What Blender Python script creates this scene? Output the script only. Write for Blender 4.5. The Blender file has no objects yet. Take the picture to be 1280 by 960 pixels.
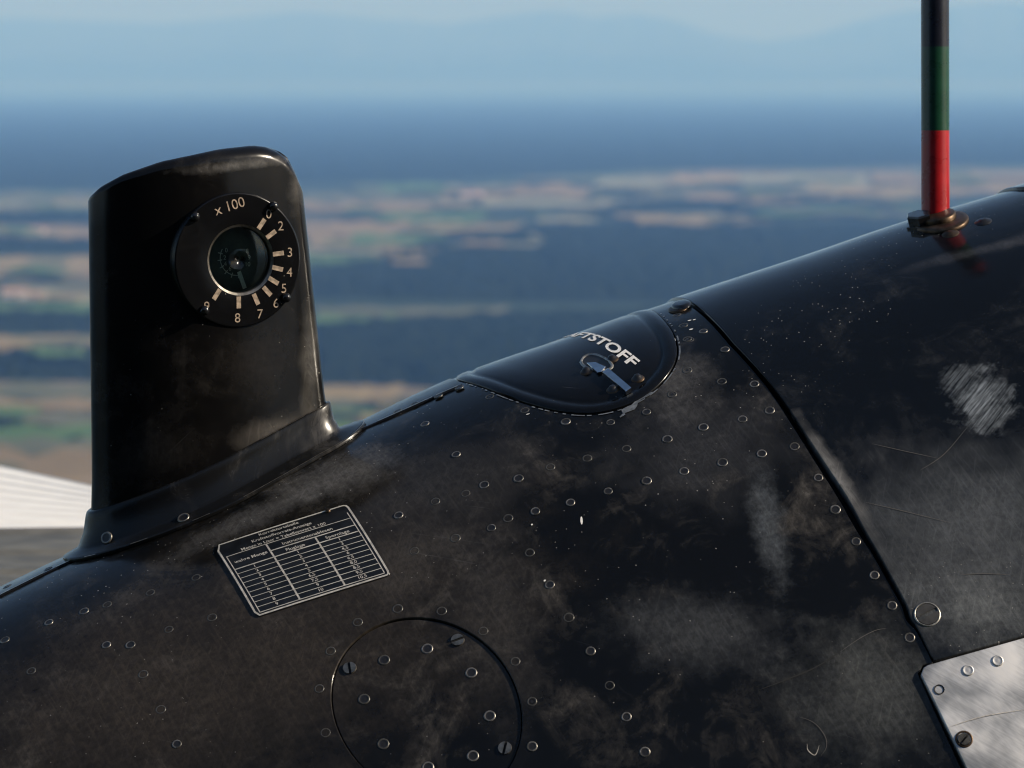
import bpy, math, random
import numpy as np
from mathutils import Vector, Matrix
from mathutils.geometry import delaunay_2d_cdt

random.seed(7); rng = np.random.default_rng(7)
scene = bpy.context.scene
col = scene.collection
R_ = math.radians

# ------------------------------------------------------------------ camera
F = 4555.0                      # focal length in pixels of the 1280 px wide photograph
PITCH = math.atan(385.0 / F)    # the horizon lies 385 px above the centre
cam_d = bpy.data.cameras.new('camera'); cam = bpy.data.objects.new('camera', cam_d); col.objects.link(cam)
cam.rotation_euler = (math.pi / 2 - PITCH, 0, 0)
cam_d.sensor_width = 36.0; cam_d.lens = 36.0 * F / 1280.0
cam_d.clip_start = 0.05; cam_d.clip_end = 400000.0
cam_d.dof.use_dof = True; cam_d.dof.focus_distance = 2.13; cam_d.dof.aperture_fstop = 128.1 / 8.0
scene.camera = cam

# ------------------------------------------------------------------ sky and sun
SUN_EL, SUN_PHI = R_(31.0), R_(6.0)      # to the right, a little on the camera's side
world = bpy.data.worlds.new('World'); scene.world = world; world.use_nodes = True
wn = world.node_tree.nodes; wl = world.node_tree.links
sky = wn.new('ShaderNodeTexSky'); sky.sky_type = 'NISHITA'; sky.sun_disc = False
sky.sun_elevation = SUN_EL; sky.sun_rotation = math.pi / 2 + SUN_PHI
sky.altitude = 300; sky.dust_density = 1.2; sky.air_density = 1.0
bg = wn['Background']; bg.inputs[1].default_value = 0.07
wl.new(sky.outputs[0], bg.inputs[0])
sun_d = bpy.data.lights.new('sun', 'SUN'); sun_d.energy = 5.0; sun_d.angle = R_(0.53); sun_d.color = (1.0, 0.92, 0.82)
sun = bpy.data.objects.new('sun', sun_d); col.objects.link(sun)
sdir = Vector((math.cos(SUN_EL) * math.cos(SUN_PHI), -math.cos(SUN_EL) * math.sin(SUN_PHI), math.sin(SUN_EL)))
sun.rotation_euler = sdir.to_track_quat('Z', 'Y').to_euler(); sun.location = sdir * 20

scene.view_settings.view_transform = 'Standard'; scene.view_settings.look = 'None'
scene.view_settings.exposure = 0.40; scene.view_settings.gamma = 1.0
scene.view_settings.use_curve_mapping = False
scene.render.engine = 'CYCLES'
cy = scene.cycles
cy.filter_width = 1.1; cy.use_denoising = True; cy.denoiser = 'OPENIMAGEDENOISE'
cy.max_bounces = 8; cy.volume_bounces = 1; cy.transparent_max_bounces = 8
cy.sample_clamp_indirect = 6.0; cy.caustics_reflective = False; cy.caustics_refractive = False

# ------------------------------------------------------------------ helpers
CR = np.array((1.0, 0, 0)); CF = np.array((0, math.cos(PITCH), -math.sin(PITCH))); CU = np.array((0, math.sin(PITCH), math.cos(PITCH)))
ZUP = np.array((0, 0, 1.0))
def unit(v): return v / np.linalg.norm(v)
def ray(px, py): return CF + CR * ((px - 640) / F) + CU * (-(py - 480) / F)
def proj(P):
    P = np.asarray(P); d = P @ CF
    return np.stack([640 + F * (P @ CR) / d, 480 - F * (P @ CU) / d], -1)
def hit_plane(px, py, P0, n):
    r = ray(px, py); return r * (np.dot(P0, n) / np.dot(r, n))

WO = {}
def tag(o, label=None, cat=None, group=None, kind=None):
    if label: o['label'] = label
    if cat: o['category'] = cat
    if group: o['group'] = group
    if kind: o['kind'] = kind
    return o
def place(o, origin, parent):
    origin = Vector(origin); WO[o] = origin
    if parent is not None:
        o.parent = parent; o.location = origin - WO[parent]
    else: o.location = origin
    return o
def empty(name, origin, parent=None):
    o = bpy.data.objects.new(name, None); o.empty_display_size = 0.05; col.objects.link(o)
    return place(o, origin, parent)
def mk(name, verts, faces, mat, parent=None, smooth=True, origin=None, normals=None, uvs=None, mats=None, face_mats=None):
    V = np.asarray(verts, float)
    if origin is None: origin = V.mean(0)
    me = bpy.data.meshes.new(name)
    me.from_pydata((V - np.asarray(origin)).tolist(), [], [list(map(int, f)) for f in faces])
    for m in (mats or [mat]): me.materials.append(m)
    if face_mats is not None: me.polygons.foreach_set('material_index', face_mats)
    me.polygons.foreach_set('use_smooth', [smooth] * len(me.polygons))
    if uvs is not None:
        ul = me.uv_layers.new(name='map')
        li = np.empty(len(me.loops), int); me.loops.foreach_get('vertex_index', li)
        ul.data.foreach_set('uv', np.asarray(uvs, float)[li].ravel())
    me.update()
    if normals is not None:
        me.normals_split_custom_set_from_vertices(np.asarray(normals, float).tolist())
    o = bpy.data.objects.new(name, me); col.objects.link(o)
    return place(o, origin, parent)
def inst(src_mesh, name, origin, frame, parent, spin=0.0, scale=1.0):
    o = bpy.data.objects.new(name, src_mesh); col.objects.link(o)
    place(o, origin, parent)
    M = Matrix((frame[0], frame[1], frame[2])).transposed()
    o.rotation_euler = (M @ Matrix.Rotation(spin, 3, 'Z')).to_euler(); o.scale = (scale,) * 3
    return o
def lathe(profile, seg):
    """profile of (r, z) from outside to centre; returns verts, faces"""
    V = []; Fc = []
    for r, z in profile:
        for k in range(seg):
            a = 2 * math.pi * k / seg; V.append((r * math.cos(a), r * math.sin(a), z))
    for j in range(len(profile) - 1):
        for k in range(seg):
            k2 = (k + 1) % seg
            Fc.append((j * seg + k, j * seg + k2, (j + 1) * seg + k2, (j + 1) * seg + k))
    if profile[-1][0] > 1e-6: Fc.append([(len(profile) - 1) * seg + k for k in range(seg)])
    return V, Fc
def mesh_only(name, V, Fc, mats, fm=None, smooth=True):
    me = bpy.data.meshes.new(name); me.from_pydata([tuple(v) for v in V], [], [tuple(f) for f in Fc])
    for m in mats: me.materials.append(m)
    if fm is not None: me.polygons.foreach_set('material_index', fm)
    me.polygons.foreach_set('use_smooth', [smooth] * len(me.polygons)); me.update()
    return me
def text_geo(s, size, bold=0.0):
    """flat filled outline of a piece of writing, centred on x, baseline y = 0"""
    cu = bpy.data.curves.new('t', 'FONT'); cu.body = s; cu.size = size; cu.align_x = 'CENTER'
    cu.resolution_u = 4; cu.offset = bold
    ob = bpy.data.objects.new('t', cu); col.objects.link(ob)
    dg = bpy.context.evaluated_depsgraph_get()
    me = bpy.data.meshes.new_from_object(ob.evaluated_get(dg))
    V = np.array([v.co[:] for v in me.vertices]); Fc = [tuple(p.vertices) for p in me.polygons]
    bpy.data.objects.remove(ob); bpy.data.curves.remove(cu); bpy.data.meshes.remove(me)
    return V, Fc

# ------------------------------------------------------------------ materials
def new_mat(name):
    m = bpy.data.materials.new(name); m.use_nodes = True
    nt = m.node_tree; return m, nt, nt.nodes, nt.links, nt.nodes['Principled BSDF']
def N(nt, t, **kw):
    n = nt.nodes.new(t)
    for k, v in kw.items(): setattr(n, k, v)
    return n
def streak_map(nt, vec, along, across, ang):
    """coordinates turned first and then squeezed, so that noise on them runs in strokes at that angle"""
    m = nt.nodes.new('ShaderNodeMapping'); m.vector_type = 'TEXTURE'; m.inputs['Rotation'].default_value = (0, 0, ang); m.inputs['Scale'].default_value = (1 / along, 1 / across, 1)
    nt.links.new(vec, m.inputs[0]); return m.outputs[0]
def math_n(nt, op, a, b=None, clamp=False):
    n = nt.nodes.new('ShaderNodeMath'); n.operation = op; n.use_clamp = clamp
    for i, x in enumerate((a, b)):
        if x is None: continue
        if isinstance(x, (int, float)): n.inputs[i].default_value = x
        else: nt.links.new(x, n.inputs[i])
    return n.outputs[0]
def noise(nt, vec, scale, detail=4, rough=0.55, dist=0.0):
    n = nt.nodes.new('ShaderNodeTexNoise'); n.inputs['Scale'].default_value = scale
    n.inputs['Detail'].default_value = detail; n.inputs['Roughness'].default_value = rough; n.inputs['Distortion'].default_value = dist
    if vec is not None: nt.links.new(vec, n.inputs['Vector'])
    return n.outputs['Fac']
def ramp(nt, fac, a, b):
    n = nt.nodes.new('ShaderNodeMapRange'); n.inputs[1].default_value = a; n.inputs[2].default_value = b
    n.interpolation_type = 'SMOOTHSTEP'; nt.links.new(fac, n.inputs[0]); return n.outputs[0]
def mixc(nt, fac, a, b):
    n = nt.nodes.new('ShaderNodeMix'); n.data_type = 'RGBA'
    for i, x in ((0, fac), (6, a), (7, b)):
        if isinstance(x, (int, float)): n.inputs[i].default_value = x
        elif isinstance(x, tuple): n.inputs[i].default_value = (*x, 1)
        else: nt.links.new(x, n.inputs[i])
    return n.outputs[2]
def simple(name, colr, rough=0.5, metal=0.0, var=0.0, vscale=60.0, spec=0.5):
    m, nt, nd, lk, b = new_mat(name)
    b.inputs['Roughness'].default_value = rough; b.inputs['Metallic'].default_value = metal
    b.inputs['Specular IOR Level'].default_value = spec
    if var > 0:
        tc = N(nt, 'ShaderNodeTexCoord'); f = noise(nt, tc.outputs['Object'], vscale, 5)
        c = mixc(nt, ramp(nt, f, 0.3, 0.7), tuple(x * (1 - var) for x in colr), tuple(min(1, x * (1 + var)) for x in colr))
        lk.new(c, b.inputs['Base Color'])
        lk.new(math_n(nt, 'ADD', math_n(nt, 'MULTIPLY', f, 0.3 * var), rough - 0.1 * var), b.inputs['Roughness'])
    else: b.inputs['Base Color'].default_value = (*colr, 1)
    return m

def painted_skin(name, base, dust, dust_amt, rough, bump=0.25, specks=0.3, stains_bloom=()):
    """worn, oily black paint: dust clouds, smudges and painted sun bloom, tiny paint chips, fine scratches, soft dents"""
    m, nt, nd, lk, b = new_mat(name); b.inputs['Specular IOR Level'].default_value = 0.29
    tc = N(nt, 'ShaderNodeTexCoord'); ob = tc.outputs['Object']; uv = tc.outputs['UV']
    n1 = noise(nt, uv, 12.0, 7, 0.66, 0.9); n2 = noise(nt, uv, 55.0, 6, 0.65, 1.0); n3 = noise(nt, uv, 420.0, 2, 0.5)
    cloud = ramp(nt, math_n(nt, 'ADD', math_n(nt, 'MULTIPLY', n1, 0.62), math_n(nt, 'MULTIPLY', n2, 0.38)), 0.49, 0.80)
    g1 = ramp(nt, noise(nt, uv, 240.0, 4, 0.7), 0.30, 0.72); mg = streak_map(nt, uv, 55, 520, 1.45); mg2 = streak_map(nt, uv, 40, 620, 2.15)
    g2 = math_n(nt, 'MAXIMUM', ramp(nt, noise(nt, mg, 1.0, 4, 0.65), 0.45, 0.75), ramp(nt, noise(nt, mg2, 1.0, 4, 0.65), 0.5, 0.75))
    grain = math_n(nt, 'ADD', math_n(nt, 'MULTIPLY', g1, 0.45), math_n(nt, 'ADD', math_n(nt, 'MULTIPLY', g2, 0.40), 0.30))
    dustf = math_n(nt, 'MULTIPLY', math_n(nt, 'MULTIPLY', cloud, dust_amt), grain)
    # vertical wiping streaks (running round the body)
    mp = N(nt, 'ShaderNodeMapping'); mp.inputs['Scale'].default_value = (70, 5, 1); mp.inputs['Rotation'].default_value = (0, 0, 0.25); lk.new(uv, mp.inputs[0])
    st = ramp(nt, noise(nt, mp.outputs[0], 1.0, 5, 0.6, 0.4), 0.52, 0.78)
    dustf = math_n(nt, 'ADD', dustf, math_n(nt, 'MULTIPLY', math_n(nt, 'MULTIPLY', st, ramp(nt, n1, 0.5, 0.7)), 0.35 * dust_amt), True)
    c = mixc(nt, dustf, base, dust)
    # chips and specks
    vo = N(nt, 'ShaderNodeTexVoronoi'); vo.inputs['Scale'].default_value = 330.0; lk.new(uv, vo.inputs['Vector'])
    wn_ = N(nt, 'ShaderNodeTexWhiteNoise'); lk.new(vo.outputs['Position'], wn_.inputs['Vector'])
    sp = math_n(nt, 'LESS_THAN', vo.outputs['Distance'], 0.12)
    sp = math_n(nt, 'MULTIPLY', sp, math_n(nt, 'GREATER_THAN', wn_.outputs['Value'], 1.0 - 0.42 * specks))
    sp = math_n(nt, 'MULTIPLY', sp, ramp(nt, noise(nt, uv, 6.0, 3), 0.42, 0.62))
    c = mixc(nt, sp, c, (0.42, 0.39, 0.35))
    # hairline scratches
    mp2 = streak_map(nt, uv, 9, 600, 0.75)
    sc_ = math_n(nt, 'MULTIPLY', ramp(nt, noise(nt, mp2, 1.0, 2, 0.5), 0.70, 0.78), ramp(nt, noise(nt, uv, 14.0, 3), 0.5, 0.7))
    c = mixc(nt, math_n(nt, 'MULTIPLY', sc_, 0.5), c, (0.16, 0.16, 0.16))
    for (u0, v0, ru, rv, ang, colr, strength, sc2, *hard) in stains_bloom:
        mpp = N(nt, 'ShaderNodeMapping'); mpp.vector_type = 'TEXTURE'
        mpp.inputs['Location'].default_value = (u0, v0, 0); mpp.inputs['Rotation'].default_value = (0, 0, ang); mpp.inputs['Scale'].default_value = (ru, rv, 1)
        lk.new(uv, mpp.inputs[0])
        ln = N(nt, 'ShaderNodeVectorMath', operation='LENGTH'); lk.new(mpp.outputs[0], ln.inputs[0])
        wob = math_n(nt, 'MULTIPLY', math_n(nt, 'SUBTRACT', noise(nt, uv, sc2, 6, 0.7), 0.5), 1.7)
        if hard:       # paint rubbed through in parallel strokes
            f = ramp(nt, math_n(nt, 'ADD', ln.outputs['Value'], math_n(nt, 'MULTIPLY', wob, 1.4)), 1.1, 0.15)
            ms = streak_map(nt, uv, 30, 520, hard[0])
            f = math_n(nt, 'MULTIPLY', f, ramp(nt, noise(nt, ms, 1.0, 5, 0.7), 0.30, 0.78))
        else:
            f = ramp(nt, math_n(nt, 'ADD', ln.outputs['Value'], wob), 1.15, 0.0)
            if sum(colr) > 0.02: f = math_n(nt, 'MULTIPLY', f, math_n(nt, 'ADD', math_n(nt, 'MULTIPLY', grain, 0.8), 0.12))
        c = mixc(nt, math_n(nt, 'MULTIPLY', f, strength), c, colr)
    lk.new(c, b.inputs['Base Color'])
    rr = math_n(nt, 'ADD', math_n(nt, 'MULTIPLY', dustf, 0.25), rough)
    rr = math_n(nt, 'ADD', rr, math_n(nt, 'MULTIPLY', math_n(nt, 'SUBTRACT', n2, 0.5), 0.22), True)
    lk.new(rr, b.inputs['Roughness'])
    bp = N(nt, 'ShaderNodeBump'); bp.inputs['Strength'].default_value = bump; bp.inputs['Distance'].default_value = 0.004
    dents = math_n(nt, 'ADD', math_n(nt, 'ADD', noise(nt, uv, 11.0, 2, 0.4), math_n(nt, 'MULTIPLY', noise(nt, uv, 30.0, 2, 0.5), 0.22)), math_n(nt, 'MULTIPLY', n3, 0.012))
    lk.new(dents, bp.inputs['Height']); lk.new(bp.outputs[0], b.inputs['Normal'])
    return m

# ------------------------------------------------------------------ body surface of the nacelle
D0 = 2.28
AI = R_(20.0); AZ = 0.156; AC = math.sqrt(1 - AZ * AZ)
A_AX = CR * (math.cos(AI) * AC) + CU * (math.sin(AI) * AC) + CF * AZ
RAD = 0.47
ridge_px = np.array([(-1500, 1490), (-700, 1090), (-300, 885), (0, 735), (60, 706), (115, 681), (280, 604), (440, 532), (570, 472), (700, 426), (800, 390), (850, 373),
                     (1000, 324), (1130, 280), (1215, 255), (1280, 236), (1500, 176), (2300, -20)], float)
def pchip(x, xs, ys):
    h = np.diff(xs); d = np.diff(ys) / h
    m = np.zeros_like(xs); m[0] = d[0]; m[-1] = d[-1]
    for i in range(1, len(xs) - 1):
        if d[i - 1] * d[i] > 0:
            w1 = 2 * h[i] + h[i - 1]; w2 = h[i] + 2 * h[i - 1]; m[i] = (w1 + w2) / (w1 / d[i - 1] + w2 / d[i])
    i = np.clip(np.searchsorted(xs, x) - 1, 0, len(xs) - 2)
    s = (x - xs[i]) / h[i]
    return ((1 + 2 * s) * (1 - s) ** 2 * ys[i] + s * (1 - s) ** 2 * h[i] * m[i] + s * s * (3 - 2 * s) * ys[i + 1] + s * s * (s - 1) * h[i] * m[i + 1])
ax_x = float(A_AX @ CR); ax_z = float(A_AX @ CF)
def t_of_q(qx): q = (qx - 640) / F; return q * D0 / (ax_x - q * ax_z)
def base_frame(t):
    t = np.asarray(t, float)
    depth = D0 + t * ax_z; q = 640 + F * t * ax_x / depth
    yr = pchip(q, ridge_px[:, 0], ridge_px[:, 1])
    rr = CF + CR * ((q - 640) / F)[..., None] + CU * (-(yr - 480) / F)[..., None]
    T = rr * depth[..., None]
    n0 = np.cross(np.broadcast_to(A_AX, rr.shape), rr); n0 = n0 / np.linalg.norm(n0, axis=-1, keepdims=True)
    n0 = np.where((n0 @ CU)[..., None] < 0, -n0, n0)
    nn = np.cross(np.broadcast_to(A_AX, rr.shape), n0); nn = np.where((nn @ CF)[..., None] > 0, -nn, nn)
    return T, n0, nn
V_MID = 0.028
_va = np.linspace(-0.9, 1.1, 4001)
_psi = np.cumsum(1.0 / np.interp(np.abs(_va - V_MID), [0, .05, .11, .2, .3, .42, .6, 1.2], [.19, .20, .27, .46, .80, 1.0, 0.8, .6])) * (_va[1] - _va[0])
_psi -= np.interp(0.0, _va, _psi)
_dw = np.cumsum(np.sin(_psi)) * (_va[1] - _va[0]); _dw -= np.interp(0.0, _va, _dw)
_dq = np.cumsum(np.cos(_psi)) * (_va[1] - _va[0]); _dq -= np.interp(0.0, _va, _dq)
def surf0(t, v):
    t = np.asarray(t, float); v = np.asarray(v, float)
    T, n0, nn = base_frame(t)
    return T - np.interp(v, _va, _dw)[..., None] * n0 + np.interp(v, _va, _dq)[..., None] * nn
def surf_n(t, v):
    e = 4e-3
    du = surf0(np.asarray(t) + e, v) - surf0(np.asarray(t) - e, v); dv = surf0(t, np.asarray(v) + e) - surf0(t, np.asarray(v) - e)
    n = np.cross(dv, du); n /= np.linalg.norm(n, axis=-1, keepdims=True)
    return n, du / (2 * e), dv / (2 * e)
def surf(t, v, h=0.0):
    n, _, _ = surf_n(t, v); return surf0(t, v) + n * (np.asarray(h)[..., None] if np.ndim(h) else h)
_n = surf_n(np.array(0.0), np.array(0.1))[0]
SGN = 1.0 if _n @ CF < 0 else -1.0
if SGN < 0:
    _sn = surf_n
    def surf_n(t, v):
        n, a, b = _sn(t, v); return -n, a, b
# coarse table for the inverse
_tt, _vv = np.meshgrid(np.linspace(-0.75, 0.75, 151), np.linspace(0.004, 0.72, 110), indexing='ij')
_pp = proj(surf0(_tt, _vv))
def inv(px, py, h=0.0):
    """pixel -> (t, v) on the body (the near side)"""
    d = (_pp[..., 0] - px) ** 2 + (_pp[..., 1] - py) ** 2
    i = np.unravel_index(np.argmin(d), d.shape); t, v = _tt[i], _vv[i]
    for _ in range(12):
        f0 = proj(surf(np.array(t), np.array(v), h)) - (px, py)
        e = 1e-4
        ft = (proj(surf(np.array(t + e), np.array(v), h)) - (px, py) - f0) / e; fv = (proj(surf(np.array(t), np.array(v + e), h)) - (px, py) - f0) / e
        J = np.stack([ft, fv], 1); det = np.linalg.det(J)
        if abs(det) < 1e-3: break
        s = np.linalg.solve(J, f0); s = np.clip(s, -0.02, 0.02); t -= s[0]; v -= s[1]
        v = min(max(v, 0.001), 0.75)
    return float(t), float(v)
def frame_at(t, v, h=0.0):
    n, du, dv = surf_n(np.array(t), np.array(v)); n = unit(n); x = unit(du - n * (du @ n)); y = np.cross(n, x)
    return surf(np.array(t), np.array(v), h), (x, y, n)
# angle of the true top of the body
_T, _n0, _nn = base_frame(np.array(-0.1)); _U = unit(ZUP - A_AX * (ZUP @ A_AX)); V_TOP = float(np.interp(math.atan2(_U @ _nn, _U @ _n0), _psi, _va))

def in_poly(P, poly):
    x, y = P[:, 0], P[:, 1]; ins = np.zeros(len(P), bool); n = len(poly); j = n - 1
    for i in range(n):
        xi, yi = poly[i]; xj, yj = poly[j]
        c = ((yi > y) != (yj > y)) & (x < (xj - xi) * (y - yi) / ((yj - yi) + 1e-15) + xi); ins ^= c; j = i
    return ins
def resample(poly, step, closed=True):
    out = []; n = len(poly)
    for i in range(n if closed else n - 1):
        a = np.array(poly[i]); b = np.array(poly[(i + 1) % n]); k = max(1, int(math.ceil(np.linalg.norm(b - a) / step)))
        for q in range(k): out.append(tuple(a + (b - a) * q / k))
    if not closed: out.append(tuple(poly[-1]))
    return out
def smooth_line(pts, n=6):
    """Catmull-Rom through points (open)"""
    P = [np.array(p, float) for p in pts]; out = []
    for i in range(len(P) - 1):
        p0 = P[max(i - 1, 0)]; p1 = P[i]; p2 = P[i + 1]; p3 = P[min(i + 2, len(P) - 1)]
        for q in range(n):
            s = q / n
            out.append(tuple(0.5 * (2 * p1 + (p2 - p0) * s + (2 * p0 - 5 * p1 + 4 * p2 - p3) * s * s + (3 * p1 - p0 - 3 * p2 + p3) * s ** 3)))
    out.append(tuple(P[-1])); return out
def panel(name, outer, holes, h, thick, mat, parent, step=0.011, edge_step=0.004, hfun=None, bevel=0.0006):
    """a sheet of metal lying on the body: top face, rounded edge and edge wall along every border"""
    loops = [resample(outer, edge_step)] + [resample(hh, edge_step * 0.6) for hh in holes]
    pts = []; edges = []
    for lp in loops:
        k = len(pts); pts += lp; edges += [(k + i, k + (i + 1) % len(lp)) for i in range(len(lp))]
    B = np.array(pts); nb = len(B)
    g = np.stack(np.meshgrid(np.arange(B[:, 0].min(), B[:, 0].max(), step), np.arange(B[:, 1].min(), B[:, 1].max(), step), indexing='ij'), -1).reshape(-1, 2)
    g = g + (np.arange(len(g)) % 2)[:, None] * 1e-5
    keep = in_poly(g, loops[0])
    for lp in loops[1:]: keep &= ~in_poly(g, lp)
    g = g[keep]
    dmin = np.full(len(g), 9.0)
    for p in B: dmin = np.minimum(dmin, np.hypot(g[:, 0] - p[0], g[:, 1] - p[1]))
    g = g[dmin > 0.45 * edge_step + 0.001]
    allp = np.vstack([B, g]) * 1000
    vo, ed, fc, *_ = delaunay_2d_cdt([Vector(p) for p in allp], edges, [], 0, 1e-4)
    vo = np.array([v[:] for v in vo]) / 1000
    cen = np.array([vo[list(f)].mean(0) for f in fc])
    ok = in_poly(cen, loops[0])
    for lp in loops[1:]: ok &= ~in_poly(cen, lp)
    fc = [f for f, k in zip(fc, ok) if k]
    H = h if hfun is None else hfun(vo[:, 0], vo[:, 1]) + h
    nrm = surf_n(vo[:, 0], vo[:, 1])[0]; V = surf0(vo[:, 0], vo[:, 1]) + nrm * (np.full(len(vo), H) if np.ndim(H) == 0 else H)[:, None]
    fa = np.array([f[:3] for f in fc]); nn = np.cross(V[fa[:, 1]] - V[fa[:, 0]], V[fa[:, 2]] - V[fa[:, 0]])
    if np.sum(nn * nrm[fa[:, 0]]) < 0: fc = [tuple(reversed(f)) for f in fc]
    # border walls
    cnt = {}
    for f in fc:
        for i in range(len(f)): cnt[(f[i], f[(i + 1) % len(f)])] = 1
    border = [e for e in cnt if (e[1], e[0]) not in cnt]
    V = list(V); NR = list(nrm); UV = list(vo); out = {}
    for a, b in border:       # outward direction in the tangent plane
        d = V[b] - V[a]; o = np.cross(d, nrm[a]); o /= (np.linalg.norm(o) + 1e-12)
        for i in (a, b): out[i] = out.get(i, 0) + o
    mids = {}; lows = {}
    for i, o in out.items():
        o = unit(o); mids[i] = len(V); V.append(V[i] + o * bevel - nrm[i] * bevel); NR.append(unit(o + nrm[i] * 0.6)); UV.append(vo[i])
        lows[i] = len(V); V.append(V[i] + o * bevel - nrm[i] * thick); NR.append(o); UV.append(vo[i])
    for a, b in border:
        fc.append((b, a, mids[a], mids[b])); fc.append((mids[b], mids[a], lows[a], lows[b]))
    return mk(name, np.array(V), fc, mat, parent, True, normals=NR, uvs=np.array(UV))

# ------------------------------------------------------------------ the air below: ground, fields, woods, mountains, haze
H = 300.0
def gp(px, py, z=0.0):
    r = ray(px, py); return r * ((-H + z) / r[2])
def ground_material():
    m, nt, nd, lk, b = new_mat('farmland')
    g = N(nt, 'ShaderNodeNewGeometry'); mp = N(nt, 'ShaderNodeMapping'); mp.inputs['Rotation'].default_value = (0, 0, 0.5); lk.new(g.outputs['Position'], mp.inputs[0])
    vo = N(nt, 'ShaderNodeTexVoronoi'); vo.distance = 'CHEBYCHEV'; vo.inputs['Scale'].default_value = 1 / 420.0; lk.new(mp.outputs[0], vo.inputs['Vector'])
    wn_ = N(nt, 'ShaderNodeTexWhiteNoise'); lk.new(vo.outputs['Position'], wn_.inputs['Vector'])
    cr = N(nt, 'ShaderNodeValToRGB'); lk.new(wn_.outputs['Value'], cr.inputs[0]); cr.color_ramp.interpolation = 'CONSTANT'
    cr.color_ramp.elements[0].color = (0.045, 0.075, 0.03, 1)
    cr.color_ramp.elements[1].position = 0.3; cr.color_ramp.elements[1].color = (0.11, 0.12, 0.055, 1)
    for p, c in ((0.5, (0.17, 0.13, 0.09, 1)), (0.68, (0.08, 0.11, 0.045, 1)), (0.82, (0.21, 0.165, 0.12, 1)), (0.93, (0.13, 0.10, 0.07, 1))):
        e = cr.color_ramp.elements.new(p); e.color = c
    fo = ramp(nt, noise(nt, g.outputs['Position'], 1 / 5200.0, 4, 0.55), 0.44, 0.52)
    c = mixc(nt, fo, cr.outputs[0], (0.022, 0.035, 0.018))
    lk.new(c, b.inputs['Base Color']); b.inputs['Roughness'].default_value = 0.95; b.inputs['Specular IOR Level'].default_value = 0.1
    return m
gm = ground_material()
S = 110000.0
xs = np.concatenate([-np.geomspace(S, 2000, 14), np.linspace(-1500, 1500, 7), np.geomspace(2000, S, 14)])
gv = np.array([(x, y, -H) for x in xs for y in xs]); n_ = len(xs)
gf = [(i * n_ + j, (i + 1) * n_ + j, (i + 1) * n_ + j + 1, i * n_ + j + 1) for i in range(n_ - 1) for j in range(n_ - 1)]
tag(mk('ground', gv, gf, gm, smooth=False, origin=(0, 0, -H)), 'hazy farmland and woods stretching to the horizon below', kind='structure')

def land_mat(name, c1, c2, sc):
    m, nt, nd, lk, b = new_mat(name)
    g = N(nt, 'ShaderNodeNewGeometry'); f = noise(nt, g.outputs['Position'], sc, 4, 0.6)
    lk.new(mixc(nt, ramp(nt, f, 0.35, 0.65), c1, c2), b.inputs['Base Color']); b.inputs['Roughness'].default_value = 0.95; b.inputs['Specular IOR Level'].default_value = 0.1
    return m
FM = {'tan': land_mat('dry_stubble', (0.21, 0.155, 0.07), (0.28, 0.21, 0.11), 1 / 90),
      'pink': land_mat('ploughed_earth', (0.18, 0.128, 0.062), (0.245, 0.18, 0.10), 1 / 90),
      'green': land_mat('meadow', (0.055, 0.11, 0.03), (0.09, 0.145, 0.05), 1 / 80),
      'olive': land_mat('pasture', (0.085, 0.09, 0.05), (0.125, 0.12, 0.07), 1 / 80),
      'pale': land_mat('pale_crop', (0.18, 0.175, 0.11), (0.24, 0.23, 0.15), 1 / 80)}
fields = [  # x0, x1, y_far, y_near, kind
    (-60, 150, 240, 252, 'olive'), (-80, 200, 252, 266, 'pale'), (-60, 240, 283, 301, 'pink'), (-40, 190, 322, 334, 'tan'), (-90, 210, 334, 347, 'pink'),
    (-60, 170, 352, 362, 'olive'), (20, 260, 364, 378, 'pale'), (-80, 180, 379, 394, 'green'), (-60, 160, 421, 434, 'tan'), (-90, 240, 434, 445, 'pink'),
    (-60, 220, 479, 497, 'olive'), (-40, 130, 497, 514, 'pink'), (-90, 180, 514, 530, 'olive'), (-60, 190, 530, 549, 'green'), (-80, 140, 549, 566, 'olive'), (-80, 300, 566, 610, 'pink'),
    (370, 560, 240, 252, 'olive'), (430, 560, 230, 239, 'green'), (550, 730, 232, 247, 'pink'), (380, 560, 253, 264, 'pink'), (470, 600, 264, 275, 'green'), (600, 800, 248, 258, 'pale'),
    (380, 520, 277, 296, 'pink'), (500, 640, 278, 292, 'tan'), (380, 530, 297, 307, 'tan'), (440, 560, 293, 304, 'green'), (700, 900, 262, 272, 'olive'),
    (370, 500, 318, 330, 'green'), (300, 480, 309, 317, 'pale'), (740, 860, 224, 234, 'pale'), (830, 960, 218, 229, 'tan'), (800, 900, 236, 247, 'olive'), (930, 1090, 218, 232, 'pale'), (1010, 1160, 233, 246, 'tan'), (860, 1000, 240, 250, 'pink'),
    (800, 960, 270, 279, 'tan'), (950, 1130, 262, 270, 'olive'), (1090, 1290, 216, 229, 'pink'), (1180, 1340, 230, 242, 'tan'), (660, 780, 336, 346, 'olive'), (400, 640, 384, 394, 'olive'), (380, 560, 395, 408, 'green'),
    (380, 500, 484, 500, 'tan'), (400, 560, 500, 516, 'olive'), (380, 560, 516, 545, 'tan'), (1020, 1110, 98.8, 101.5, 'pale'), (150, 230, 102.0, 103.5, 'pale'),
    (620, 760, 180, 185, 'olive'), (860, 1000, 150, 153, 'olive')]
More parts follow.
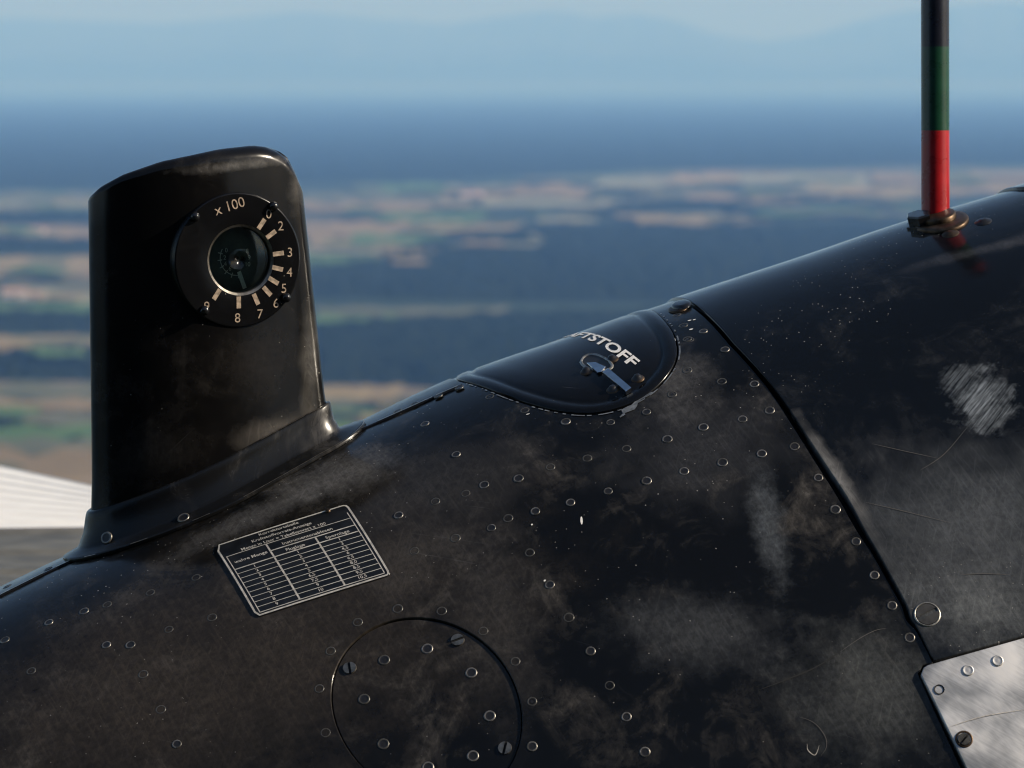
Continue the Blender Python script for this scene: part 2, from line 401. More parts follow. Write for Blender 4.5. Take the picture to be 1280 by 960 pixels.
for k in range(90):
    if k % 3 == 0: x0 = rng.uniform(-80, 90); y0 = rng.choice([rng.uniform(240, 262), rng.uniform(283, 298), rng.uniform(322, 342), rng.uniform(352, 390), rng.uniform(421, 440), rng.uniform(479, 590)])
    elif k % 3 == 1: x0 = rng.uniform(380, 640); y0 = rng.choice([rng.uniform(230, 325), rng.uniform(484, 530)])
    else: x0 = rng.uniform(640, 1270); y0 = rng.uniform(214, 272)
    dd = (y0 - 95) * rng.uniform(0.012, 0.035); fields.append((x0, x0 + rng.uniform(22, 80), y0, y0 + dd, rng.choice(['tan', 'pink', 'green', 'olive', 'pale', 'olive', 'green'])))
FL = {'tan': 'pale dry stubble field', 'pink': 'reddish brown ploughed field', 'green': 'bright green meadow', 'olive': 'dull green pasture', 'pale': 'pale straw coloured crop field'}
for k, (x0, x1, y0, y1, kd) in enumerate(fields):
    top = [(x0 + (x1 - x0) * i / 10, y0 + rng.uniform(-.25, .25) * (y1 - y0)) for i in range(11)]; bot = [(x0 + (x1 - x0) * i / 10 + rng.uniform(-6, 6), y1 + rng.uniform(-.25, .25) * (y1 - y0)) for i in range(11)]
    sl = rng.uniform(-18, 18); top = [(x + sl, y) for x, y in top]
    V = [gp(x, y, 0.4 + 0.15 * k) for x, y in top + bot]; Fc = [(i, i + 1, 12 + i, 11 + i) for i in range(10)]
    V = np.array(V)
    tag(mk('field', V, Fc, FM[kd], smooth=False), FL[kd], kind='structure')

def wood_mat():
    m, nt, nd, lk, b = new_mat('wood_canopy')
    g = N(nt, 'ShaderNodeNewGeometry'); f = noise(nt, g.outputs['Position'], 1 / 60.0, 5, 0.7)
    lk.new(mixc(nt, ramp(nt, f, 0.3, 0.7), (0.009, 0.014, 0.010), (0.016, 0.021, 0.013)), b.inputs['Base Color']); b.inputs['Roughness'].default_value = 1.0; b.inputs['Specular IOR Level'].default_value = 0.0
    return m
wm = wood_mat()
def wood(label, upper, lower, nx, ny):
    """a wood between two outlines on the ground, its canopy an uneven surface of tree tops"""
    ux = np.array([p[0] for p in upper], float); uy = np.array([p[1] for p in upper], float); lx = np.array([p[0] for p in lower], float); ly = np.array([p[1] for p in lower], float)
    V = []; Fc = []
    for j in range(ny + 1):
        for i in range(nx + 1):
            x = ux[0] + (ux[-1] - ux[0]) * i / nx; a = np.interp(x, ux, uy); b = np.interp(x, lx, ly); s = j / ny
            # even steps of distance on the ground
            da, db = 1 / (a - 95), 1 / (b - 95); y = 95 + 1 / (da + (db - da) * s)
            edge = i in (0, nx) or j in (0, ny)
            jit = 0 if edge else 0.6
            P = gp(x + jit * rng.uniform(-1, 1) * (ux[-1] - ux[0]) / nx, y, 0); P[2] = -H + (0.2 if edge else rng.uniform(8, 15)); V.append(P)
    for j in range(ny):
        for i in range(nx): k = j * (nx + 1) + i; Fc.append((k, k + 1, k + nx + 2, k + nx + 1))
    tag(mk('wood', np.array(V), Fc, wm, smooth=False), label, 'woodland', kind='stuff')
wood('broad dark blue wood across the middle distance behind the filler cap', [(380, 345), (470, 330), (540, 305), (640, 290), (800, 284), (950, 288), (1100, 282), (1500, 285)],
     [(380, 374), (470, 374), (540, 376), (700, 378), (1500, 386)], 150, 26)
wood('nearer dark blue wood above the pale field beside the gauge housing', [(330, 414), (430, 412), (530, 404), (700, 396), (900, 392), (1500, 392)], [(330, 482), (460, 481), (560, 486), (800, 500), (1500, 505)], 130, 30)
wood('thin dark tree belt nearest the horizon left of the gauge housing', [(-200, 268), (60, 267), (240, 269)], [(-200, 281), (60, 281), (240, 280)], 60, 6)
wood('narrow dark tree belt above the pale farm building at left edge', [(-200, 303), (100, 303), (380, 306)], [(-200, 320), (100, 319), (380, 318)], 60, 6)
wood('dark tree belt below the pale farm building at left edge', [(-200, 397), (100, 398), (330, 398)], [(-200, 419), (100, 418), (330, 420)], 60, 10)
wood('dark wood between the tan and olive fields left of gauge housing', [(-200, 447), (100, 447), (330, 446)], [(-200, 477), (100, 477), (330, 479)], 60, 12)
wood('distant hazy forest band below the horizon', [(-600, 118), (100, 113), (500, 119), (900, 112), (1200, 117), (1900, 114)], [(-600, 232), (100, 236), (400, 228), (560, 226), (800, 214), (1100, 208), (1900, 204)], 200, 60)
wood('small dark wood among the pale fields right of centre', [(700, 274), (800, 256), (900, 254), (960, 272)], [(700, 283), (800, 270), (900, 268), (960, 281)], 40, 6)

# farm buildings
plaster = simple('pale_plaster', (0.78, 0.68, 0.58), 0.9); tiles = simple('roof_tiles', (0.42, 0.24, 0.17), 0.9); dark_open = simple('dark_opening', (0.03, 0.03, 0.03), 0.8)
def farm(px, py, L, W, hw, hr, yaw, label):
    o = gp(px, py); o[2] = -H; root = empty('farm_building', o); root.rotation_euler = (0, 0, yaw)
    tag(root, label, 'building', 'pale farm buildings in the plain')
    a, b = L / 2, W / 2
    def part(name, V, Fc, m):
        me = mesh_only(name, V, Fc, [m], smooth=False); ob = bpy.data.objects.new(name, me); col.objects.link(ob); ob.parent = root; return ob
    V = [(-a, -b, 0), (a, -b, 0), (a, b, 0), (-a, b, 0), (-a, -b, hw), (a, -b, hw), (a, b, hw), (-a, b, hw), (-a, 0, hw + hr), (a, 0, hw + hr)]
    part('wall', V, [(0, 1, 5, 4), (1, 2, 6, 9, 5), (2, 3, 7, 6), (3, 0, 4, 8, 7)], plaster)
    e = 0.8; z = 0.35
    V = [(-a - e, -b - e, hw - e * hr / b + z), (a + e, -b - e, hw - e * hr / b + z), (a + e, 0, hw + hr + z), (-a - e, 0, hw + hr + z), (-a - e, b + e, hw - e * hr / b + z), (a + e, b + e, hw - e * hr / b + z)]
    V += [(x, y, q - 0.3) for x, y, q in V]
    part('roof', V, [(0, 1, 2, 3), (3, 2, 5, 4), (6, 9, 8, 7), (9, 10, 11, 8), (0, 6, 7, 1), (4, 5, 11, 10), (0, 3, 9, 6), (3, 4, 10, 9), (1, 7, 8, 2), (2, 8, 11, 5)], tiles)
    V = [(-2, -b - .06, 0), (2, -b - .06, 0), (2, -b - .06, 4), (-2, -b - .06, 4)]
    part('door', V, [(0, 1, 2, 3)], dark_open)
farm(18, 372, 34, 13, 7.5, 4.5, 0.1, 'larger pale farm building at the left edge of the plain')
farm(46, 374, 22, 11, 6.0, 4.0, -0.2, 'smaller pale farm building close beside the larger one at left')
farm(44, 292, 42, 14, 7, 4, 0.15, 'pale far farm building above the pair at left')
farm(590, 246, 60, 18, 8, 5, 0.2, 'pale distant farm building right of the gauge housing')
farm(862, 230, 50, 18, 9, 5, -0.1, 'pale distant farm building above the black cowling')

# mountains far behind
def hills():
    nx, ny = 170, 14; xs = np.linspace(-26000, 26000, nx); V = []; Fc = []
    prof_x = np.array([-2400, -300, 0, 200, 380, 480, 560, 640, 700, 740, 800, 850, 900, 960, 1020, 1080, 1130, 1180, 1260, 1400, 1800, 3600]) ; prof_y = np.array([60, 40, 22, 30, 14, 24, 30, 18, 12, 22, 17, 26, 44, 52, 44, 26, 14, 8, 2, 14, 30, 50])
    for j in range(ny):
        Y = 62000 + 2200 * j
        for x in xs:
            px = 640 + F * x / 72000; pk = (95 - np.interp(px, prof_x, prof_y)) / F * 72000 + H
            s = 1 - abs(j - 5) / 9.0; s = max(s, 0)
            z = pk * (s ** 1.1) * (1 + 0.05 * rng.standard_normal()) if 0 < s < 1 else pk * s
            V.append((x, Y, -H + 1 + z if s > 0 else -H - 2))
    for j in range(ny - 1):
        for i in range(nx - 1): k = j * nx + i; Fc.append((k, k + 1, k + nx + 1, k + nx))
    tag(mk('mountains', np.array(V), Fc, land_mat('mountain_slope', (0.025, 0.032, 0.025), (0.05, 0.055, 0.045), 1 / 2500), smooth=False), 'pale blue mountains fading into the haze on the horizon', kind='structure')
hills()

hm = bpy.data.materials.new('haze'); hm.use_nodes = True; nt = hm.node_tree; nt.nodes.remove(nt.nodes['Principled BSDF'])
pv = nt.nodes.new('ShaderNodeVolumePrincipled'); pv.inputs['Color'].default_value = (0.22, 0.47, 1.0, 1); pv.inputs['Absorption Color'].default_value = (0.62, 0.62, 0.62, 1); pv.inputs['Density'].default_value = 6.0e-5; pv.inputs['Anisotropy'].default_value = 0.0
nt.links.new(pv.outputs[0], nt.nodes['Material Output'].inputs['Volume'])
E = S + 500; zb, zt = -H - 3.0, 1900.0
hv = [(x, y, z) for z in (zb, zt) for x, y in ((-E, -E), (E, -E), (E, E), (-E, E))]
tag(mk('haze', hv, [(3, 2, 1, 0), (4, 5, 6, 7), (0, 1, 5, 4), (1, 2, 6, 5), (2, 3, 7, 6), (3, 0, 4, 7)], hm, smooth=False, origin=(0, 0, zb)), 'pale blue haze filling the air over the plain', 'haze', kind='stuff')

# ------------------------------------------------------------------ the aircraft
root_p = surf0(np.array(0.0), np.array(0.55))
plane = empty('aircraft', root_p)
tag(plane, 'black riveted aircraft nacelle in flight with fuel gauge housing, filler cap and banded mast', 'aircraft')

tl = lambda px, py: inv(px, py)
stain_bloomL = []
def st(px, py, ru, rv, ang, c, k, sc): t, v = inv(px, py); stain_bloomL.append((t, v, ru, rv, ang, c, k, sc))
BLK = (0.002, 0.002, 0.002)
st(40, 820, .034, .028, 0.3, BLK, 1.0, 60); st(68, 872, .022, .014, 0.6, BLK, 1.0, 80); st(115, 800, .024, .010, -0.4, BLK, 0.9, 90)
st(250, 830, .22, .12, 0.1, (0.10, 0.08, 0.06), 0.55, 18); st(425, 590, .05, .030, 0.4, (0.24, 0.23, 0.22), 0.55, 45); st(330, 640, .08, .016, 0.0, (0.22, 0.21, 0.20), 0.5, 50)
st(840, 475, .03, .05, 0.1, (0.20, 0.19, 0.18), 0.5, 50); st(870, 790, .06, .03, 0.5, (0.13, 0.135, 0.14), 0.5, 40); st(1090, 860, .06, .05, 0.3, (0.15, 0.155, 0.15), 0.6, 40)  # grey smudges: sun bloom on dusty paint, put into the colour
st(960, 655, .012, .05, 0.25, (0.17, 0.185, 0.20), 0.6, 80); st(880, 560, .07, .05, 0.2, (0.12, 0.12, 0.125), 0.4, 30); st(560, 600, .07, .05, 0.2, (0.12, 0.11, 0.10), 0.4, 30)  # pale streak and soft patches: sun glancing on dust, painted in
st(520, 700, .05, .035, 0.2, (0.12, 0.105, 0.09), 0.45, 40); st(620, 760, .03, .09, 0.2, (0.11, 0.10, 0.09), 0.4, 40)
skin_r = painted_skin('oily_black_paint', (0.004, 0.004, 0.0038), (0.185, 0.166, 0.143), 0.74, 0.15, 0.34, 0.4, stain_bloomL)
stain_bloomR = []
def st2(px, py, ru, rv, ang, c, k, sc, *hd): t, v = inv(px, py); stain_bloomR.append((t, v, ru, rv, ang, c, k, sc, *hd))
st2(1229, 504, .020, .026, 0.55, (0.42, 0.46, 0.50), 0.85, 70, -0.58); st2(1199, 480, .013, .016, 0.55, (0.28, 0.31, 0.34), 0.6, 90, -0.58)
st2(1240, 640, .09, .06, 0.4, (0.16, 0.17, 0.18), 0.6, 30); st2(1047, 600, .007, .055, -0.06, (0.30, 0.29, 0.28), 0.9, 60)  # wide grey smudge holds painted sun bloom on dust
st2(1180, 720, .09, .06, 0.2, (0.13, 0.135, 0.14), 0.6, 35); st2(1245, 310, .07, .008, 0.1, (0.10, 0.10, 0.11), 0.5, 60); st2(1230, 760, .05, .03, 0.3, (0.24, 0.25, 0.25), 0.6, 40)
skin_f = painted_skin('glossy_black_paint', (0.004, 0.005, 0.0065), (0.13, 0.13, 0.132), 0.40, 0.11, 0.22, 1.0, stain_bloomR)
cap_m = painted_skin('cap_black_paint', (0.004, 0.004, 0.0042), (0.05, 0.047, 0.042), 0.25, 0.17, 0.10, 0.08)
def fpt(px, py): r = ray(px, py) * (2.2 / CF[1]); return (r[0], r[2])
FINST = [(*fpt(385, 470), .006, .05, 0.0, (0.16, 0.15, 0.135), 0.7, 60), (*fpt(340, 540), .03, .012, 0.3, (0.16, 0.145, 0.13), 0.6, 60), (*fpt(300, 205), .04, .004, 0.1, (0.22, 0.21, 0.2), 0.6, 90),
         (*fpt(330, 450), .03, .03, 0.0, (0.045, 0.04, 0.036), 0.4, 50), (*fpt(370, 235), .006, .02, 0.0, (0.14, 0.13, 0.12), 0.6, 80), (*fpt(200, 560), .04, .02, 0.3, (0.05, 0.045, 0.04), 0.5, 50)]
fin_m = painted_skin('housing_black_paint', (0.0045, 0.0042, 0.0042), (0.09, 0.08, 0.07), 0.40, 0.18, 0.14, 0.2, FINST)
inner_m = simple('dark_underframe', (0.006, 0.006, 0.006), 0.8)
worn = simple('worn_glint_metal', (0.42, 0.39, 0.34), 0.38, 0.85, 0.35, 300)  # bare worn metal; also colours the painted edge highlights
rim_m = simple('rubbed_rivet_rim', (0.21, 0.19, 0.165), 0.36, 0.7, 0.35, 300)
steel = simple('dull_steel', (0.22, 0.20, 0.17), 0.35, 0.9, 0.3, 300)
dim_ring = simple('dirty_rivet_rim', (0.075, 0.070, 0.060), 0.35, 0.4, 0.3, 300)
dark_paint = simple('rivet_dark', (0.012, 0.011, 0.011), 0.35)
white_ink = simple('white_lettering', (0.88, 0.84, 0.78), 0.5, 0, 0.12, 400)
tan_ink = simple('aged_luminous_paint', (0.31, 0.235, 0.17), 0.6, 0, 0.45, 350)
grey_ink = simple('engraved_line', (0.60, 0.55, 0.47), 0.45, 0.2, 0.25, 300)
plate_m = simple('data_plate_black', (0.010, 0.010, 0.010), 0.28, 0, 0.4, 120)
brass = simple('dull_brass', (0.075, 0.05, 0.032), 0.42, 0.85, 0.35, 200)
black_gloss = simple('black_gloss', (0.008, 0.008, 0.009), 0.18)
chrome = simple('polished_latch', (0.62, 0.64, 0.66), 0.16, 1.0, 0.08, 150)

# --- seams, from points read on the body
Ls = [inv(x, y) for x, y in ((910, 430), (960, 487), (993, 537), (1020, 580), (1047, 623), (1068, 660), (1091, 695), (1110, 729), (1126, 757), (1132, 775), (1146, 791), (1165, 828))]
Rs = [inv(x, y) for x, y in ((919, 431), (971, 489), (1006, 541), (1033, 582), (1060, 623), (1080, 660), (1101, 696), (1119, 729), (1134, 757), (1139, 772), (1149, 788), (1167.5, 826))]
seam_t = Ls[0][0]
def back_extend(seq, tA): # towards and over the top at constant station
    t0, v0 = seq[0]; return [(tA + (t0 - tA) * s * s, -0.34 + (v0 + 0.34) * s) for s in np.linspace(0, 1, 16)[:-1]]
TMIN, TMAX = -0.95, 0.95; VMIN, VMAX = -0.34, 0.72
kA = inv(858, 385)[0]
Lline = back_extend(Ls, kA) + smooth_line(Ls, 4); Rline = back_extend(Rs, kA + 0.003) + smooth_line(Rs, 4)
# metal panel corner and edges
mpL = [inv(x, y) for x, y in ((1152, 845), (1175, 891), (1208, 960))]; dL = np.array(mpL[2]) - np.array(mpL[1]); kend = (VMAX - mpL[2][1]) / dL[1]
mp_end = tuple(np.array(mpL[2]) + dL * kend)
mpT = [inv(x, y) for x, y in ((1160, 834), (1280, 800))]; dT = np.array(mpT[1]) - np.array(mpT[0]); mt_end = tuple(np.array(mpT[1]) + dT * ((TMAX - mpT[1][0]) / dT[0]))
skL = [inv(x, y) for x, y in ((1153, 830), (1146, 841), (1168, 891), (1200, 960))]; sk_end = (mp_end[0] - (mpL[2][0] - skL[3][0]), VMAX)
fwT = [inv(x, y) for x, y in ((1170, 825.5), (1280, 794.5))]; fw_end = (TMAX, mt_end[1] - (mpT[1][1] - fwT[1][1]))

# --- filler cap outline in (t, v): left/right halves of an egg mirrored on the top line
cap_px = [(585, 478.5), (624, 492), (658, 504), (697, 514), (737, 517.5), (776, 510), (810, 493), (835, 469), (846, 444), (842, 419), (830, 401)]
cap_tv = [inv(*p) for p in cap_px]
print('cap', [(round(a, 4), round(b, 4)) for a, b in cap_tv], 'vtop', V_TOP, 'seam', Ls[0], Ls[-1])
cap_tv = [p for p in cap_tv if p[1] > V_TOP + .012]
near = smooth_line([(inv(566, 474)[0], V_TOP)] + cap_tv + [(cap_tv[-1][0] + .002, V_TOP)], 5)
far = [(a, 2 * V_TOP - b) for a, b in reversed(near[1:-1])]
cap_loop = near + far
ct = float(np.mean([p[0] for p in cap_loop])); cv = float(np.mean([p[1] for p in cap_loop]))
def scaled(loop, d):  # shrink by a distance
    P = np.array(loop); n = len(P); out = []
    area = 0.5 * np.sum(P[:, 0] * np.roll(P[:, 1], -1) - np.roll(P[:, 0], -1) * P[:, 1])
    for i in range(n):
        tg = P[(i + 1) % n] - P[i - 1]; tg = tg / (np.linalg.norm(tg) + 1e-9); nr = np.array((-tg[1], tg[0])) * (1 if area > 0 else -1); out.append(tuple(P[i] + nr * d))
    return out
# --- round access panel
rc = np.array([inv(x, y) for x, y in ((414, 870), (417.5, 845), (434, 812), (462, 787), (492, 775), (520, 772), (550, 776), (580, 787.5), (605, 805), (625, 825), (642, 852), (651, 880), (652, 905), (647, 932), (635, 960), (420, 902), (430, 927), (452, 957))])
def fit_circle(P):
    Am = np.c_[2 * P, np.ones(len(P))]; b = (P ** 2).sum(1); c = np.linalg.lstsq(Am, b, rcond=None)[0]; return c[0], c[1], math.sqrt(c[2] + c[0] ** 2 + c[1] ** 2)
rct, rcv, rcr = fit_circle(rc); print('round', rct, rcv, rcr)
def fit_ellipse(P):
    c = P.mean(0); x, y = (P - c).T * 20; M = np.c_[x * x, x * y, y * y, x, y]; k = np.linalg.lstsq(M, np.ones(len(P)), rcond=None)[0]
    A_, B_, C_, D_, E_ = k; Q = np.array([[A_, B_ / 2], [B_ / 2, C_]]); x0 = -0.5 * np.linalg.solve(Q, np.array([D_, E_])); w = 1 + x0 @ Q @ x0
    ev, U = np.linalg.eigh(Q / w); return c + x0 / 20, U, 1 / np.sqrt(ev) / 20
EC, EU, ER = fit_ellipse(rc); print('ellipse', EC, ER, rcr); rcr = 0.0
circ = lambda r, n=72: [tuple(EC + EU @ (np.array([(ER[0] + r) * math.cos(2 * math.pi * k / n), (ER[1] + r) * math.sin(2 * math.pi * k / n)]))) for k in range(n)]

# --- big panels
panel_under = []
ug = [(TMIN, VMIN), (TMAX, VMIN), (TMAX, VMAX), (TMIN, VMAX)]
panel('underframe', ug, [], -0.009, 0.002, inner_m, plane, step=0.02, edge_step=0.02)
rear_outer = [(TMIN, VMIN)] + Lline + skL + [sk_end, (TMIN, VMAX)]
rear = panel('rear_skin', rear_outer, [scaled(cap_loop, -0.0012), circ(rcr + 0.0009)], 0.0, 0.006, skin_r, plane)
tag(rear, 'dirty oily black riveted skin panel')
fwd_outer = Rline + [fwT[0], fwT[1], fw_end, (TMAX, VMIN)]
fwd = panel('forward_skin', fwd_outer, [], 0.0016, 0.0075, skin_f, plane)
tag(fwd, 'glossy black scratched skin panel behind the seam')

# bare metal panel
def metal_panel_mat():
    m, nt, nd, lk, b = new_mat('bare_aluminium')
    tc = N(nt, 'ShaderNodeTexCoord'); uv = tc.outputs['UV']
    n0 = noise(nt, uv, 16.0, 4, 0.55, 0.0); n2 = noise(nt, streak_map(nt, uv, 25, 420, 1.3), 1.0, 4, 0.6); n3 = noise(nt, streak_map(nt, uv, 12, 700, 0.9), 1.0, 3, 0.6)
    n1 = math_n(nt, 'ADD', math_n(nt, 'MULTIPLY', n0, 0.82), math_n(nt, 'ADD', math_n(nt, 'MULTIPLY', n2, 0.07), math_n(nt, 'MULTIPLY', n3, 0.11)))
    lk.new(mixc(nt, ramp(nt, n1, 0.38, 0.62), (0.26, 0.26, 0.255), (0.86, 0.83, 0.79)), b.inputs['Base Color'])
    b.inputs['Metallic'].default_value = 0.82
    lk.new(math_n(nt, 'ADD', math_n(nt, 'MULTIPLY', n0, 0.5), 0.26), b.inputs['Roughness'])
    bp = N(nt, 'ShaderNodeBump'); bp.inputs['Strength'].default_value = 0.35; bp.inputs['Distance'].default_value = 0.004
    lk.new(math_n(nt, 'ADD', noise(nt, uv, 16.0, 2, 0.4), math_n(nt, 'MULTIPLY', n2, 0.04)), bp.inputs['Height']); lk.new(bp.outputs[0], b.inputs['Normal'])
    return m
alu = metal_panel_mat()
metal = panel('metal_panel', [mpL[0]] + [mpL[1], mpL[2], mp_end, (TMAX, VMAX), mt_end, mpT[1], mpT[0], inv(1155, 837)], [], 0.0022, 0.008, alu, plane, step=0.006)
tag(metal, 'bright bare metal plate with screws')

# spine strip under the housing and up to the cap
spl = [inv(x, y) for x, y in ((0, 746), (60, 716), (112, 692))] + [inv(x, y) for x, y in ((444, 541), (520, 508), (578, 482.5))]
e0 = np.array(spl[0]) + (np.array(spl[0]) - np.array(spl[1])) * 4.5
sp_near = [(TMIN, e0[1])] + [tuple(e0)] + spl
sp_far = [(a, 2 * V_TOP - b) for a, b in reversed(sp_near)]
strip_m = painted_skin('strip_black_paint', (0.010, 0.010, 0.012), (0.05, 0.048, 0.045), 0.3, 0.2, 0.1, 0.1)
strip = panel('spine_strip', sp_near + sp_far, [], 0.0011, 0.0011, strip_m, plane, step=0.006)
tag(strip, 'narrow black cover strip along the top of the nacelle')

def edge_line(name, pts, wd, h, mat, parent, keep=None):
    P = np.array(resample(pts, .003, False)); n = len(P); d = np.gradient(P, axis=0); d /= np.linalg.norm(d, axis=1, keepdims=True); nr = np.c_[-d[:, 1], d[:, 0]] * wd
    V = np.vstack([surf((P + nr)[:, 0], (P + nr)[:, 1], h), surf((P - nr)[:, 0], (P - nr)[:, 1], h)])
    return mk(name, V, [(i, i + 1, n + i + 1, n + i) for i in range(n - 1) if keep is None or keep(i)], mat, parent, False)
edge_line('worn_glint_edge', sp_near[2:], .0006, .0014, worn, strip, keep=lambda i: math.sin(i * .37) + math.sin(i * .91 + 1) > -1.1)  # pale strip painting the light caught along the near edge
# round access panel
access = panel('access_panel', circ(rcr - 0.0007), [], -0.0011, 0.005, skin_r, plane, step=0.006, edge_step=0.003)
tag(access, 'round black access panel with slotted screws')
def ring_on_body(name, loop, w, h, mat, parent, keep=None, lift=0.0):
    P = np.array(loop); inner = np.array(scaled(loop, -w)); n = len(P); V = []; 
    a = surf(P[:, 0], P[:, 1], h); b = surf(inner[:, 0], inner[:, 1], h + lift); V = np.vstack([a, b])
    Fc = [(i, (i + 1) % n, n + (i + 1) % n, n + i) for i in range(n) if keep is None or keep(i / n, P[i])]
    return mk(name, V, Fc, mat, parent, False)

# --- rivets
def rivet_mesh(name, rim, r=0.0031):
    prof = [(r, -0.0003), (r * .97, 0.00018), (r * .84, 0.00030), (r * .70, 0.00016), (r * .58, 0.00002), (r * .25, 0.00012)]
    V, Fc = lathe(prof, 14); fm = [0 if k < 14 * 3 else 1 for k in range(len(Fc))]
    return mesh_only(name, V, Fc, [rim, dark_paint], fm)
RV_W = rivet_mesh('rivet', rim_m); RV_D = rivet_mesh('rivet', dim_ring)
def rivet_part(seed):
    r = random.Random(seed); me = RV_D.copy(); me.materials.append(rim_m); a0 = r.uniform(0, 14); w = r.uniform(3, 9); fm = []
    for p in me.polygons:
        k = p.index % 14
        if p.index < 42: fm.append(2 if (k - a0) % 14 < w else 0)
        else: fm.append(1)
    me.polygons.foreach_set('material_index', fm); return me
RV_P = [rivet_part(k) for k in range(8)]
def put(mesh, name, px, py, parent, h, spin=0.0, scale=1.0):
    t, v = inv(px, py, h); P, fr = frame_at(t, v, h); return inst(mesh, name, P, fr, parent, spin, scale)
strong = [(570, 568), (648, 598), (605, 606), (498, 644), (614, 660), (669, 639), (713, 628), (760, 614), (808, 601), (855, 589), (687, 731), (738, 814), (783, 896), (806, 940), (665, 933),
          (943, 480), (962, 513), (928, 524), (952, 567), (903, 578), (993, 558), (1023, 597), (1044, 637), (1070, 677), (1093, 719), (1115, 757), (1137, 797), (879, 534), (763, 528), (707, 527), (879, 414), (808, 515), (834, 549), (61, 778), (105, 764), (6, 800), (133, 806), (163, 806), (221, 930), (531, 530), (906, 437)]
faint = [(688, 584), (734, 573), (783, 561), (544, 627), (582, 617), (518, 689), (569, 673), (635, 648), (662, 691), (711, 772), (497, 761), (552, 764), (447, 778), (604, 789), (656, 513), (840, 493), (612, 496),
         (762, 857), (644, 827), (665, 877), (902, 477), (854, 407), (859, 424), (846, 394), (859, 463), (134, 756), (188, 741), (245, 722), (265, 772), (211, 787), (39, 839), (179, 843), (201, 887), (413, 814), (399, 861), (407, 916), (862, 425)]
for k, (x, y) in enumerate(strong): put(RV_W if k % 3 == 0 else RV_P[k % 8], 'rivet', x, y, rear, rng.uniform(-.0001, .0001), rng.uniform(0, 6), rng.uniform(.88, 1.06))
for x, y in faint: put(RV_D, 'rivet', x, y, rear, rng.uniform(-.00022, -.0001), rng.uniform(0, 6), rng.uniform(.92, 1.05))
for x, y in ((518, 505), (548, 495), (574, 484.5), (497, 514), (9, 733), (60, 711)): put(RV_D, 'rivet', x, y, strip, 0.0011, 0, .95)
for x, y in ((480, 825), (534, 811), (589, 841), (455, 874), (612, 895), (479, 930), (591, 945), (535, 959)): put(RV_D if x < 500 else RV_W, 'rivet', x, y, access, -0.0011, 0, 1.12)
def screw_mesh(name, r, mat, slot=True, dome=0.0006):
    """a slotted countersunk head: two half discs with a sunk slot between, in a rim"""
    V = []; Fc = []; fm = []; w = r * 0.17; n = 10
    for s in (1, -1):
        k = len(V); a0 = math.asin(w / r); arc = [(r * math.cos(a0 + (math.pi - 2 * a0) * i / n), s * r * math.sin(a0 + (math.pi - 2 * a0) * i / n)) for i in range(n + 1)]
        for x, y in arc: V.append((x * .93, y * .93 if abs(y) > w * 1.3 else s * w, dome))
        for x, y in arc: V.append((x, y, -0.0004))
        top = list(range(k, k + n + 1)); Fc.append(top if s > 0 else top[::-1]); fm.append(0)
        for i in range(n):
            f = (k + i, k + n + 1 + i, k + n + 2 + i, k + i + 1); Fc.append(f if s > 0 else f[::-1]); fm.append(0)
    k = len(V); V += [(-r, -w, -0.0002), (r, -w, -0.0002), (r, w, -0.0002), (-r, w, -0.0002)]; Fc.append((k, k + 1, k + 2, k + 3)); fm.append(1)
    return mesh_only(name, V, Fc, [mat, inner_m], fm, False)
SC_S = screw_mesh('slotted_screw', 0.0040, steel); SC_D = screw_mesh('slotted_screw', 0.0068, simple('screw_paint', (0.05, 0.048, 0.045), 0.45, 0.3, .3, 200), dome=0.0006)
for x, y, a in ((437, 835, 1.3), (572, 800, -0.1), (631, 935, 0.9)): put(SC_S, 'slotted_screw', x, y, access, -0.0008, a)
bs = put(SC_D, 'slotted_screw', 1159, 768, fwd, 0.0017, 0.15)
V, Fc = lathe([(0.0076, 0.0001), (0.0072, 0.0006), (0.0067, 0.0005), (0.0066, 0.0)], 28); rim_me = mesh_only('screw_rim', V, Fc[:-1], [worn]); put(rim_me, 'screw_rim', 1159, 768, fwd, 0.0016)
V, Fc = lathe([(.0034, -.0003), (.0033, .0004), (.0027, .0006), (.0024, .0004), (.0010, .0006)], 14); flat_rv = mesh_only('rivet', V, Fc, [alu])
for x, y in ((1210, 838), (1247, 826)): put(flat_rv, 'rivet', x, y, metal, 0.0022)
V, Fc = lathe([(0.0030, 0.0004), (0.0024, 0.0003), (0.0022, -0.0002), (0.0010, -0.0003)], 14); hole_me = mesh_only('screw_hole', V, Fc, [inner_m]); put(hole_me, 'screw_hole', 1174, 862, metal, 0.0022)
put(screw_mesh('screw', .0036, dim_ring), 'screw', 1205, 924, metal, 0.0026, .5)
V, Fc = lathe([(0.0050, 0.0002), (0.0046, 0.0006), (0.0038, 0.0003)], 18); put(mesh_only('washer', V, Fc[:-1], [brass]), 'washer', 1205, 924, metal, 0.0022)

